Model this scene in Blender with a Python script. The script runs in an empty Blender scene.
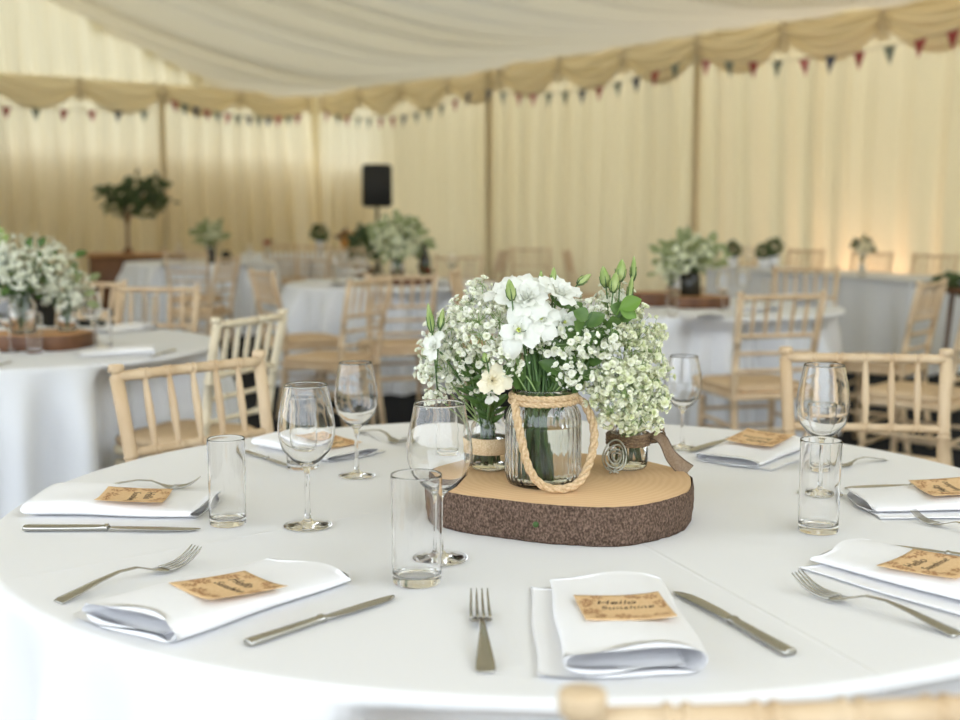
import bpy, math, random
import numpy as np
from mathutils import Vector, Matrix
R = random.Random(7)
PI = math.pi
C = bpy.context.scene.collection
sc = bpy.context.scene

# ------------------------------------------------------------------ camera numbers
H = 1.25; TH = math.atan(145/1200.0); F = 1200.0
cT, sT = math.cos(TH), math.sin(TH)
def P(px, py, z=0.75):
    """world point on the plane at height z seen at pixel"""
    a = (px-480)/F; b = (py-360)/F
    dz = -(sT + b*cT); dy = cT - b*sT
    t = (z-H)/dz
    return Vector((a*t, dy*t, z))
def D(px, Y, z=0.9):
    d = Y*cT + (H-z)*sT
    return (px-480)/F*d
def ZY(py, Y):
    b = (py-360)/F
    return H - Y*(sT + b*cT)/(cT - b*sT)

# ------------------------------------------------------------------ mesh helpers
class MB:
    def __init__(s): s.v = []; s.f = []; s.m = []; s.n = 0
    def add(s, v, f, mi=0):
        v = np.asarray(v, float).reshape(-1, 3)
        s.v.append(v); n = s.n
        s.f.extend([tuple(i+n for i in q) for q in f]); s.m.extend([mi]*len(f)); s.n += len(v)
        return s
    def xf(s, M):
        M = np.array(M)
        s.v = [v @ M[:3, :3].T + M[:3, 3] for v in s.v]; return s
    def build(s, name, mat, parent=None, smooth=True):
        me = bpy.data.meshes.new(name)
        v = np.vstack(s.v) if s.v else np.zeros((0, 3))
        me.from_pydata(v.tolist(), [], s.f)
        mats = mat if isinstance(mat, (list, tuple)) else [mat]
        for m in mats: me.materials.append(m)
        if len(mats) > 1: me.polygons.foreach_set('material_index', s.m)
        if smooth: me.polygons.foreach_set('use_smooth', [True]*len(me.polygons))
        me.update()
        o = bpy.data.objects.new(name, me); C.objects.link(o)
        if parent: o.parent = parent
        return o
def tag(o, label=None, cat=None, group=None, kind=None):
    if label: o['label'] = label
    if cat: o['category'] = cat
    if group: o['group'] = group
    if kind: o['kind'] = kind
    return o
def empty(name, loc=(0, 0, 0), rz=0, label=None, cat=None, group=None):
    o = bpy.data.objects.new(name, None); C.objects.link(o)
    o.empty_display_size = .05
    o.location = loc; o.rotation_euler = (0, 0, rz)
    return tag(o, label, cat, group)
KIDS = {}
def copy_tree(o, parent=None):
    c = o.copy(); C.objects.link(c)
    if parent: c.parent = parent
    for ch in [x for x in bpy.data.objects if x.parent == o]: copy_tree(ch, c)
    return c
def copy_thing(o, loc, rz=0, label=None, group=None, scale=1, rx=0, ry=0):
    c = copy_tree(o); c.location = loc; c.rotation_euler = (rx, ry, rz); c.scale = (scale,)*3 if not isinstance(scale, tuple) else scale
    if label: c['label'] = label
    if group: c['group'] = group
    elif 'group' in c: del c['group']
    return c
class Kind:
    """the first placing uses the thing itself, later ones copy it"""
    def __init__(s, make): s.make = make; s.o = None
    def __call__(s, loc, rz=0, label=None, group=None, scale=1, rx=0, ry=0):
        if s.o is None:
            s.o = s.make(); c = s.o
            c.location = loc; c.rotation_euler = (rx, ry, rz); c.scale = (scale,)*3 if not isinstance(scale, tuple) else scale
            if label: c['label'] = label
            if group: c['group'] = group
            return c
        return copy_thing(s.o, loc, rz, label, group, scale, rx, ry)

def lathe(prof, n=24, rfun=None, close=False):
    v = []; f = []
    m = len(prof)
    for (r, z) in prof:
        for k in range(n):
            a = 2*PI*k/n
            rr = r*(rfun(a, z) if rfun else 1)
            v.append((rr*math.cos(a), rr*math.sin(a), z))
    for i in range(m-1 + (1 if close else 0)):
        j = (i+1) % m
        for k in range(n):
            k2 = (k+1) % n
            f.append((i*n+k, i*n+k2, j*n+k2, j*n+k))
    return v, f
def frame_pts(pts):
    pts = [Vector(p) for p in pts]; T = []
    for i in range(len(pts)):
        a = pts[max(0, i-1)]; b = pts[min(len(pts)-1, i+1)]
        t = (b-a); t = t.normalized() if t.length > 1e-9 else Vector((0, 0, 1)); T.append(t)
    up = Vector((0, 0, 1)) if abs(T[0].z) < .9 else Vector((1, 0, 0))
    N = [(up - T[0]*up.dot(T[0])).normalized()]
    for i in range(1, len(pts)):
        n = N[-1] - T[i]*N[-1].dot(T[i]); N.append(n.normalized() if n.length > 1e-9 else N[-1])
    return pts, T, N
def tube(pts, rad, n=8, caps=True, closed=False):
    pts, T, N = frame_pts(pts)
    if not isinstance(rad, (list, tuple)): rad = [rad]*len(pts)
    v = []; f = []
    for p, t, nn, r in zip(pts, T, N, rad):
        b = t.cross(nn)
        for k in range(n):
            a = 2*PI*k/n
            v.append(tuple(p + (nn*math.cos(a) + b*math.sin(a))*r))
    m = len(pts)
    for i in range(m-1 if not closed else m):
        j = (i+1) % m
        for k in range(n):
            k2 = (k+1) % n
            f.append((i*n+k, i*n+k2, j*n+k2, j*n+k))
    if caps and not closed:
        f.append(tuple(range(n-1, -1, -1))); f.append(tuple((m-1)*n+k for k in range(n)))
    return v, f
def gridf(fn, nu, nv):
    v = [fn(i/nu, j/nv) for j in range(nv+1) for i in range(nu+1)]
    f = [(j*(nu+1)+i, j*(nu+1)+i+1, (j+1)*(nu+1)+i+1, (j+1)*(nu+1)+i) for j in range(nv) for i in range(nu)]
    return v, f
def rbox(x0, x1, y0, y1, z0, z1, b=.003):
    """box with chamfered edges"""
    bm = []
    v = []; f = []
    def ring(xa, xb, ya, yb, z):
        v.extend([(xa+b, ya, z), (xb-b, ya, z), (xb, ya+b, z), (xb, yb-b, z), (xb-b, yb, z), (xa+b, yb, z), (xa, yb-b, z), (xa, ya+b, z)])
    ring(x0+b, x1-b, y0+b, y1-b, z0); ring(x0, x1, y0, y1, z0+b); ring(x0, x1, y0, y1, z1-b); ring(x0+b, x1-b, y0+b, y1-b, z1)
    for i in range(3):
        for k in range(8):
            f.append((i*8+k, i*8+(k+1) % 8, (i+1)*8+(k+1) % 8, (i+1)*8+k))
    f.append(tuple(range(7, -1, -1))); f.append(tuple(24+k for k in range(8)))
    return v, f
def spline(ctrl, n=8):
    """Catmull-Rom"""
    c = [Vector(p) for p in ctrl]; c = [c[0]*2-c[1]] + c + [c[-1]*2-c[-2]]
    out = []
    for i in range(1, len(c)-2):
        for k in range(n):
            t = k/n
            out.append(.5*((2*c[i]) + (c[i+1]-c[i-1])*t + (2*c[i-1]-5*c[i]+4*c[i+1]-c[i+2])*t*t + (3*c[i]-c[i-1]-3*c[i+1]+c[i+2])*t**3))
    out.append(c[-2]); return out
def ico(sub=1):
    import bmesh
    bm = bmesh.new(); bmesh.ops.create_icosphere(bm, subdivisions=sub, radius=1)
    v = np.array([x.co[:] for x in bm.verts]); f = [tuple(q.index for q in p.verts) for p in bm.faces]; bm.free()
    return v, f
_vn = [random.Random(i*7919+13).random() for i in range(4096)]
def vn(x, s=0):
    i = math.floor(x); t = x-i; t = t*t*(3-2*t)
    return _vn[(i*31+s*977) % 4096]*(1-t) + _vn[((i+1)*31+s*977) % 4096]*t
def smooth(a, b, x):
    t = min(1, max(0, (x-a)/(b-a))); return t*t*(3-2*t)

# ------------------------------------------------------------------ materials
def mat(name, base=(.8, .8, .8), rough=.6, metal=0, trans=0, ior=1.45, sheen=0, noise=None, bump=None, spec=.5, translucent=0, tcol=None, sub=0):
    m = bpy.data.materials.new(name); m.use_nodes = True
    nt = m.node_tree; N = nt.nodes; L = nt.links
    b = N['Principled BSDF']
    b.inputs['Base Color'].default_value = (*base, 1); b.inputs['Roughness'].default_value = rough
    b.inputs['Metallic'].default_value = metal; b.inputs['Transmission Weight'].default_value = trans
    b.inputs['IOR'].default_value = ior; b.inputs['Specular IOR Level'].default_value = spec
    if sheen: b.inputs['Sheen Weight'].default_value = sheen
    if noise or bump:
        tc = N.new('ShaderNodeTexCoord')
    if noise:   # (col2, scale, (sx,sy,sz), detail, lo, hi)
        col2, s, sv, det, lo, hi = noise
        mp = N.new('ShaderNodeMapping'); mp.inputs['Scale'].default_value = sv; L.new(tc.outputs['Object'], mp.inputs['Vector'])
        nz = N.new('ShaderNodeTexNoise'); nz.inputs['Scale'].default_value = s; nz.inputs['Detail'].default_value = det
        L.new(mp.outputs[0], nz.inputs['Vector'])
        cr = N.new('ShaderNodeValToRGB'); cr.color_ramp.elements[0].position = lo; cr.color_ramp.elements[1].position = hi
        cr.color_ramp.elements[0].color = (*base, 1); cr.color_ramp.elements[1].color = (*col2, 1)
        L.new(nz.outputs['Fac'], cr.inputs[0]); L.new(cr.outputs[0], b.inputs['Base Color'])
    if bump:    # (scale, (sx,sy,sz), strength, dist)
        s, sv, st, di = bump
        mp = N.new('ShaderNodeMapping'); mp.inputs['Scale'].default_value = sv; L.new(tc.outputs['Object'], mp.inputs['Vector'])
        nz = N.new('ShaderNodeTexNoise'); nz.inputs['Scale'].default_value = s; nz.inputs['Detail'].default_value = 4
        L.new(mp.outputs[0], nz.inputs['Vector'])
        bp = N.new('ShaderNodeBump'); bp.inputs['Strength'].default_value = st; bp.inputs['Distance'].default_value = di
        L.new(nz.outputs['Fac'], bp.inputs['Height']); L.new(bp.outputs[0], b.inputs['Normal'])
    if translucent:
        tr = N.new('ShaderNodeBsdfTranslucent'); tr.inputs['Color'].default_value = (*(tcol or base), 1)
        mx = N.new('ShaderNodeMixShader'); mx.inputs[0].default_value = translucent
        L.new(b.outputs[0], mx.inputs[1]); L.new(tr.outputs[0], mx.inputs[2])
        L.new(mx.outputs[0], N['Material Output'].inputs['Surface'])
    return m
M = {}
M['carpet'] = mat('dark_carpet', (.012, .013, .016), .95, noise=((.022, .023, .028), 60, (1, 1, 1), 3, .3, .7), spec=.1)
M['curtain'] = mat('ivory_curtain', (.78, .69, .50), .85, translucent=.36, tcol=(.84, .76, .56), spec=.1, noise=((.74, .65, .46), 3, (1, 1, .2), 2, .3, .7))
M['lining'] = mat('ivory_lining', (.85, .78, .62), .8, translucent=.14, tcol=(.82, .75, .58), spec=.15)
M['swag'] = mat('swag_fabric', (.88, .79, .59), .8, translucent=.22, tcol=(.85, .72, .46), spec=.1)
M['outer'] = mat('outer_panel', (.70, .60, .40), .8, translucent=.16, tcol=(.85, .66, .34))  # for unseen panels added to dim the lower curtains from behind
M['outerside'] = mat('outer_wall_pvc', (.85, .82, .72), .6, translucent=.62, tcol=(.92, .86, .73))  # for the added unseen sheet that passes part of the daylight to the side curtain
M['cloth'] = mat('white_linen', (.86, .86, .87), .75, translucent=.10, tcol=(.8, .82, .85), spec=.2, bump=(900, (1, 1, 1), .15, .0006))
M['clothfar'] = mat('white_polycotton', (.83, .84, .87), .75, translucent=.10, tcol=(.8, .82, .86), spec=.2)
M['napkin'] = mat('napkin_linen', (.93, .93, .95), .8, translucent=.10, tcol=(.9, .9, .95), spec=.15, bump=(1200, (1, 1, 1), .15, .0005))
M['wood'] = mat('limed_beech', (.57, .41, .25), .45, noise=((.71, .56, .38), 14, (1, 1, .18), 4, .3, .7), bump=(60, (1, 1, .1), .12, .001), spec=.35)
M['woodlight'] = mat('pale_limed_beech', (.80, .72, .55), .45, noise=((.70, .58, .40), 14, (1, 1, .18), 4, .35, .75), spec=.35)
M['pad'] = mat('tan_cushion', (.64, .48, .31), .85, spec=.15, noise=((.58, .43, .28), 30, (1, 1, 1), 2, .3, .7))
M['glass'] = mat('clear_glass', (1, 1, 1), 0.0, trans=1, ior=1.45)
M['water'] = mat('vase_water', (.96, 1, .97), 0.0, trans=1, ior=1.33)
M['steel'] = mat('cutlery_steel', (.46, .45, .42), .22, metal=1)
M['bark'] = mat('tree_bark', (.075, .048, .034), .9, noise=((.26, .175, .13), 320, (1, 1, .7), 10, .38, .72), bump=(230, (1, 1, .6), 1, .006), spec=.2)
M['green'] = mat('leaf_green', (.045, .10, .022), .45, noise=((.11, .20, .045), 40, (1, 1, 1), 2, .3, .7), translucent=.12, tcol=(.18, .32, .05))
M['bright'] = mat('bright_leaf', (.14, .27, .04), .45, translucent=.2, tcol=(.3, .5, .08))
M['stem'] = mat('stem_green', (.05, .11, .03), .5, noise=((.12, .21, .07), 30, (1, 1, 1), 2, .3, .7))
M['darkleaf'] = mat('dark_leaf', (.035, .055, .02), .55, noise=((.09, .13, .04), 20, (1, 1, 1), 2, .35, .7))
M['bud'] = mat('bud_green', (.22, .34, .07), .5, noise=((.55, .62, .28), 60, (1, 1, .4), 2, .35, .7), translucent=.15, tcol=(.6, .7, .2))
M['petal'] = mat('white_petal', (.88, .89, .84), .6, translucent=.25, tcol=(.95, .97, .88), spec=.25)
M['cream'] = mat('cream_petal', (.94, .88, .70), .6, translucent=.25, tcol=(.95, .9, .7), spec=.25)
M['floret'] = mat('floret_white', (.93, .93, .86), .7, noise=((.86, .88, .66), 90, (1, 1, 1), 2, .5, .75), translucent=.2, tcol=(.9, .92, .75), spec=.2)
M['floretg'] = mat('floret_greenish', (.90, .90, .78), .7, noise=((.72, .77, .45), 90, (1, 1, 1), 2, .45, .7), translucent=.2, tcol=(.85, .88, .6), spec=.2)
M['fstem'] = mat('fine_stem', (.30, .42, .16), .6)
M['yellow'] = mat('flower_centre', (.60, .68, .12), .6)
M['rope'] = mat('jute_rope', (.52, .36, .20), .9, noise=((.70, .53, .34), 220, (1, 1, 1), 3, .35, .65), bump=(500, (1, 1, 1), .6, .001), spec=.1)
M['hessian'] = mat('hessian_band', (.62, .45, .27), .95, noise=((.78, .62, .42), 500, (1, 1, 1), 2, .4, .6), bump=(700, (1, 1, 1), .8, .001), spec=.05)
M['ribbon'] = mat('brown_ribbon', (.25, .17, .11), .7, translucent=.35, tcol=(.45, .34, .25), noise=((.36, .27, .19), 300, (1, 1, 1), 2, .4, .6))
M['ribbonedge'] = mat('ribbon_edge', (.12, .075, .045), .7)
M['twine'] = mat('dark_twine', (.16, .10, .06), .85, noise=((.28, .19, .11), 300, (1, 1, 1), 2, .4, .6))
M['wire'] = mat('grey_wire', (.40, .40, .34), .35, metal=.8)
M['kraft'] = mat('kraft_card', (.70, .47, .25), .85, noise=((.76, .54, .31), 300, (1, 1, 1), 3, .35, .65), spec=.15)
M['print'] = mat('printed_brown', (.44, .24, .12), .85, spec=.1)
M['ink'] = mat('printed_ink', (.05, .035, .03), .8, spec=.1)
M['black'] = mat('black_plastic', (.012, .012, .013), .5)
M['darkwood'] = mat('dark_wood', (.10, .04, .018), .5, noise=((.20, .09, .04), 12, (1, 1, .2), 4, .3, .7))
M['warmwood'] = mat('warm_cut_wood', (.42, .20, .08), .6, noise=((.55, .30, .13), 12, (1, 1, 1), 4, .3, .7))
M['red'] = mat('red_flag', (.45, .10, .11), .8, translucent=.25, tcol=(.6, .1, .12))
M['pink'] = mat('pink_flag', (.62, .22, .24), .8, translucent=.25, tcol=(.7, .3, .3))
M['navy'] = mat('navy_flag', (.07, .08, .14), .8, translucent=.15, tcol=(.1, .12, .25))
M['teal'] = mat('grey_green_flag', (.26, .31, .27), .8, translucent=.25, tcol=(.4, .45, .4))
M['cord'] = mat('cream_tape', (.65, .58, .42), .8)
M['orange'] = mat('orange_petal', (.70, .38, .12), .7)
M['redp'] = mat('red_petal', (.40, .03, .03), .7)
M['paleleaf'] = mat('pale_leaf', (.20, .24, .11), .6, noise=((.34, .37, .20), 20, (1, 1, 1), 2, .35, .7), translucent=.2, tcol=(.5, .6, .3))
M['darkglass'] = mat('dark_bottle', (.02, .018, .012), .12)
# cut wood with growth rings
def ring_wood():
    m = bpy.data.materials.new('slab_end_grain'); m.use_nodes = True
    nt = m.node_tree; N = nt.nodes; L = nt.links; b = N['Principled BSDF']; b.inputs['Roughness'].default_value = .6
    tc = N.new('ShaderNodeTexCoord'); mp = N.new('ShaderNodeMapping'); mp.inputs['Location'].default_value = (.02, -.01, 0)
    L.new(tc.outputs['Object'], mp.inputs[0])
    w = N.new('ShaderNodeTexWave'); w.wave_type = 'RINGS'; w.rings_direction = 'Z'; w.inputs['Scale'].default_value = 26
    w.inputs['Distortion'].default_value = 3; w.inputs['Detail'].default_value = 2; w.inputs['Detail Scale'].default_value = 1
    L.new(mp.outputs[0], w.inputs[0])
    cr = N.new('ShaderNodeValToRGB'); cr.color_ramp.elements[0].color = (.58, .37, .19, 1); cr.color_ramp.elements[1].color = (.62, .41, .22, 1)
    L.new(w.outputs['Fac'], cr.inputs[0]); L.new(cr.outputs[0], b.inputs['Base Color'])
    return m
M['ring'] = ring_wood()
# tablecloth with pressed crease lines (real relief)
def crease_cloth(lines):
    m = mat('white_linen_creased', (.86, .86, .87), .75, translucent=.08, tcol=(.8, .82, .85), spec=.2)
    nt = m.node_tree; N = nt.nodes; L = nt.links; b = N['Principled BSDF']
    tc = N.new('ShaderNodeTexCoord'); sep = N.new('ShaderNodeSeparateXYZ'); L.new(tc.outputs['Object'], sep.inputs[0])
    tot = None
    def mt(op, a, bb=None, c=None):
        n = N.new('ShaderNodeMath'); n.operation = op
        for i, q in enumerate((a, bb, c)):
            if q is None: continue
            if isinstance(q, (int, float)): n.inputs[i].default_value = q
            else: L.new(q, n.inputs[i])
        return n.outputs[0]
    for (x0, y0, x1, y1, amp) in lines:
        dx, dy = x1-x0, y1-y0; l = math.hypot(dx, dy); nx, ny = -dy/l, dx/l
        d = mt('ADD', mt('ADD', mt('MULTIPLY', sep.outputs[0], nx), mt('MULTIPLY', sep.outputs[1], ny)), -(x0*nx+y0*ny))
        ridge = mt('MULTIPLY', mt('MAXIMUM', mt('SUBTRACT', 1, mt('DIVIDE', mt('ABSOLUTE', d), .005)), 0), amp)
        tot = ridge if tot is None else mt('ADD', tot, ridge)
    nz = N.new('ShaderNodeTexNoise'); nz.inputs['Scale'].default_value = 5; nz.inputs['Detail'].default_value = 3; L.new(tc.outputs['Object'], nz.inputs['Vector'])
    tot = mt('ADD', tot, mt('MULTIPLY', nz.outputs['Fac'], 1.2))
    bp = N.new('ShaderNodeBump'); bp.inputs['Strength'].default_value = .6; bp.inputs['Distance'].default_value = .0022
    L.new(tot, bp.inputs['Height']); L.new(bp.outputs[0], b.inputs['Normal'])
    return m

# ------------------------------------------------------------------ the marquee
CX, CY = -3.06, 22.9
tx, ty = .616, -.788          # along the side wall
nx_, ny_ = -.788, -.616       # inward, along the gable
EAVE = 3.42
def W(t, u, z): return (CX + tx*t + nx_*u, CY + ty*t + ny_*u, z)
def roofz(u):
    u = u if u <= 7.5 else 15-u
    return EAVE + .03 + .07*u*u
fl = MB(); fl.add(*gridf(lambda a, b: W(-1+24*a, -1+17*b, 0), 24, 17)); tag(fl.build('floor', M['carpet'], smooth=False), kind='structure')
M['lawn'] = mat('lawn_outside', (.09, .11, .055), .95, noise=((.14, .16, .08), 3, (1, 1, 1), 4, .3, .7))
gr = MB(); gr.add(*gridf(lambda a, b: W(-40+110*a, -40+110*b, -.03), 4, 4)); tag(gr.build('ground', M['lawn'], smooth=False), kind='structure')  # unseen lawn plane, added to cut world light from below
def pleat(s, seed):
    x = s*4.3 + 1.5*vn(s*1.1, seed)
    a = .5+.5*math.sin(2*PI*x*.55 + 2*vn(s*.8, seed+3))
    b = .5+.5*math.sin(2*PI*x*1.7 + 3*vn(s*1.9, seed+5))
    return .15*a*(.4+.9*vn(s*.9, seed+7)) + .06*b*vn(s*2.1, seed+9)
def wall_gable():
    m = MB(); n = 620; ro = 12
    def fn(a, b):
        u = 15*a; z = (roofz(u)+.15)*b
        w = pleat(u + .05*math.sin(z*1.3+u), 1)*(.75+.25*math.sin(z*.9))
        tt = w
        return W(tt, u, z)
    m.add(*gridf(fn, n, ro)); return m
tag(wall_gable().build('wall_gable', M['curtain']), kind='structure')
def wall_side():
    m = MB(); n = 900
    def fn(a, b):
        t = 22*a; z = (EAVE+.1)*b
        w = pleat(t + .04*math.sin(z*1.1+t), 11)
        for p in (5.47, 9.62, 13.8, 18.0):       # cloth gathered at the marquee legs
            w += .10*math.exp(-((t-p)/.12)**2)
        return W(t, w, z)
    m.add(*gridf(fn, n, 6)); return m
tag(wall_side().build('wall_side', M['curtain']), kind='structure')
# unseen panels added behind the curtains to hold back daylight, lower on the gable
o1 = MB(); o1.add(*gridf(lambda a, b: W(-.35-.02*a, 15*a, 2.3*b), 10, 2)); tag(o1.build('wall_gable_outer', M['outer'], smooth=False), kind='structure')
o2 = MB(); o2.add(*gridf(lambda a, b: W(-.3+2.4*a, -.35, 2.15*b), 4, 2)); tag(o2.build('wall_side_outer_low', M['outer'], smooth=False), kind='structure')
o3 = MB(); o3.add(*gridf(lambda a, b: W(2.1+20*a, -.40, 3.4*b), 10, 2)); tag(o3.build('wall_side_outer', M['outerside'], smooth=False), kind='structure')  # added unseen sheet, sets how much daylight glows through the side curtain
o4 = MB(); o4.add(*gridf(lambda a, b: W(22, 10*a, 3.4*b), 200, 2)); o4.v = [v + np.array([[tx, ty, 0]])*(.06*np.sin(np.arange(len(v))*.9))[:, None] for v in o4.v]; tag(o4.build('wall_end', M['curtain']), kind='structure')  # unseen, added to block daylight from behind the camera
o5 = MB(); o5.add(*gridf(lambda a, b: W(12*a, 15+.08*math.sin(a*230), 3.45*b), 300, 2)); tag(o5.build('wall_opposite', M['curtain']), kind='structure')  # unseen, added to close part of the open side and darken the back
def ceiling():
    m = MB()
    def fn(a, b):
        t = 22*a; u = 15*b
        uu = u if u <= 7.5 else 15-u
        z = roofz(u)
        k = .25*smooth(0, .3, uu) + .75*smooth(.2, 2.4, uu); z += .07
        tt_ = t + 1.0*uu; q = tt_ + .35*vn(tt_*.8, 21)
        sc1 = abs(math.sin(PI*q*1.05))**.7; sc2 = abs(math.sin(PI*(q*2.1 + .6*vn(tt_*1.3, 22))))**1.0
        z -= k*(.30*sc1*(.35+.9*vn(tt_*.7, 23)) + .30*sc2*(.35+.9*vn(tt_*1.1, 24)))
        return W(t-.02, u-.02, z)
    m.add(*gridf(fn, 1000, 260)); return m
tag(ceiling().build('ceiling', M['lining']), kind='structure')
def swags(s0, step, n, side):
    m = MB()
    for k in range(n):
        a0 = s0 + k*step
        dv = .92+.16*_vn[k*5+side*40]
        def fn(a, b):
            s = a0 + step*a
            prof = math.sin(PI*a)**.8
            h = .20 + .34*prof*dv
            z = EAVE+.05 - h*b
            off = .16 + .07*math.sin(PI*min(1, b*1.05))*(.4+prof) + .022*math.sin(b*5*2*PI)*(.25+.75*prof) + .02*math.sin(b*2.3*2*PI+a*6)
            off += .05*math.exp(-(min(a, 1-a)/.05)**2) + .055*math.exp(-((b-.90)/.055)**2)
            return W(s, off, z) if side else W(off, s, z)
        m.add(*gridf(fn, 26, 24))
        def kn(a, b):     # gathered tail at the cusp
            an = 2*PI*a; r = (.045+.03*b)*(1+.25*math.sin(an*5))
            z = EAVE+.02 - (.33*b); s = a0 + r*math.cos(an); off = .20 + .6*r*math.sin(an)
            return W(s, off, z) if side else W(off, s, z)
        m.add(*gridf(kn, 30, 4))
    return m
tag(swags(9.62-1.3*7, 1.3, 16, 1).build('trim_side_swags', M['swag']), kind='structure')
tag(swags(.25, 1.43, 10, 0).build('trim_gable_swags', M['swag']), kind='structure')
def pole(t, u):
    m = MB(); v, f = lathe([(.05, 0), (.05, EAVE-.1)], 14, lambda a, z: 1+.12*math.sin(a*4)); v = np.array(v); v[:, 0] += W(t, u, 0)[0]; v[:, 1] += W(t, u, 0)[1]
    m.add(v, f); return m
for i, (t, u) in enumerate(((.22, 3.16), (5.47, .22), (9.62, .22), (13.8, .22))):
    tag(pole(t, u).build('trim_%d' % (i+1), M['curtain']), kind='structure')

# bunting
def bunting(name, label, side, s0, s1, sag, z0, z1, cols, off=.36):
    L_ = s1-s0; n = len(cols)
    def pt(a):
        z = z0+(z1-z0)*a - sag*4*a*(1-a)
        return Vector(W(s0+L_*a, off, z) if side else W(off, s0+L_*a, z))
    root = empty(name, pt(0), 0, label, 'bunting', 'bunting strings along the marquee eaves')
    o = pt(0)
    m = MB(); m.add(*tube([pt(i/30)-o for i in range(31)], .009, 5)); m.build('cord', M['cord'], root)
    for i, c in enumerate(cols):
        a = (i+.5)/n; w = .075/L_
        p0 = pt(a-w)-o; p1 = pt(a+w)-o; ft = R.uniform(-.03, .03); tip = (p0+p1)/2 + Vector((ft, ft*.3, -.20))
        nn = Vector((tx, ty, 0)) if not side else Vector((nx_, ny_, 0)); th = nn*.004
        mid = (p0+p1)/2 + nn*.02 + Vector((0, 0, -.08))
        v = [p0, p1, tip, mid, p0-th, p1-th, tip-th, mid-th]
        f = [(0, 1, 3), (1, 2, 3), (2, 0, 3), (5, 4, 7), (6, 5, 7), (4, 6, 7), (0, 4, 5, 1), (1, 5, 6, 2), (2, 6, 4, 0)]
        MB().add([tuple(q) for q in v], f).build('flag', M[c], root, smooth=False)
    return root
zb = EAVE
bunting('bunting', 'string of small bunting flags on the gable wall left of its pole', 0, 3.3, 6.9, .06, zb-.42, zb-.45, 'teal navy pink red teal red red teal'.split()[::1])
bunting('bunting', 'string of bunting flags on the gable wall between its pole and the marquee corner', 0, .5, 3.1, .14, zb-.34, zb-.22, 'red teal pink navy teal navy teal pink teal red navy teal red'.split())
bunting('bunting', 'string of bunting flags on the side wall between marquee corner and first pole', 1, .9, 5.4, .26, zb-.30, zb-.30, 'red teal pink teal teal red red navy teal teal teal red navy'.split(), .42)
bunting('bunting', 'string of bunting flags on the side wall between its two poles', 1, 5.55, 9.6, .20, zb-.30, zb-.28, 'navy teal red pink teal teal navy red teal navy red teal'.split(), .42)
bunting('bunting', 'string of red, navy and grey bunting flags on the side wall right of second pole', 1, 9.75, 13.7, .18, zb-.28, zb-.25, 'pink teal red teal pink navy red teal red red teal'.split(), .42)

# ------------------------------------------------------------------ chairs
def ringed(pts, r0, r1, rings=(), n=10, bump=.0034, seg=24):
    """a turned pole from a polyline with pairs of raised rings"""
    P_ = spline(pts, max(3, seg//(len(pts)-1))) if len(pts) > 2 else [Vector(pts[0]).lerp(Vector(pts[1]), i/seg) for i in range(seg+1)]
    # resample with ring positions
    cum = [0]
    for a, b in zip(P_, P_[1:]): cum.append(cum[-1]+(b-a).length)
    T_ = cum[-1]
    def at(s):
        s = max(0, min(T_, s))
        for i in range(len(cum)-1):
            if s <= cum[i+1]: return P_[i].lerp(P_[i+1], (s-cum[i])/max(1e-9, cum[i+1]-cum[i]))
        return P_[-1]
    ss = [(T_*i/10, 0) for i in range(11)]
    for rr in rings:
        for d, b in ((-.011, 0), (-.009, 1), (-.005, 1), (-.0028, -.25), (0, -.5), (.0028, -.25), (.005, 1), (.009, 1), (.011, 0)):
            ss.append((rr*T_+d, b))
    ss = sorted([x for x in ss if 0 <= x[0] <= T_]); out = []; rad = []
    for s, b in ss:
        if out and s-last < 1e-4: continue
        out.append(at(s)); rad.append(r0+(r1-r0)*s/T_ + b*bump); last = s
    return tube(out, rad, n)
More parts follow.
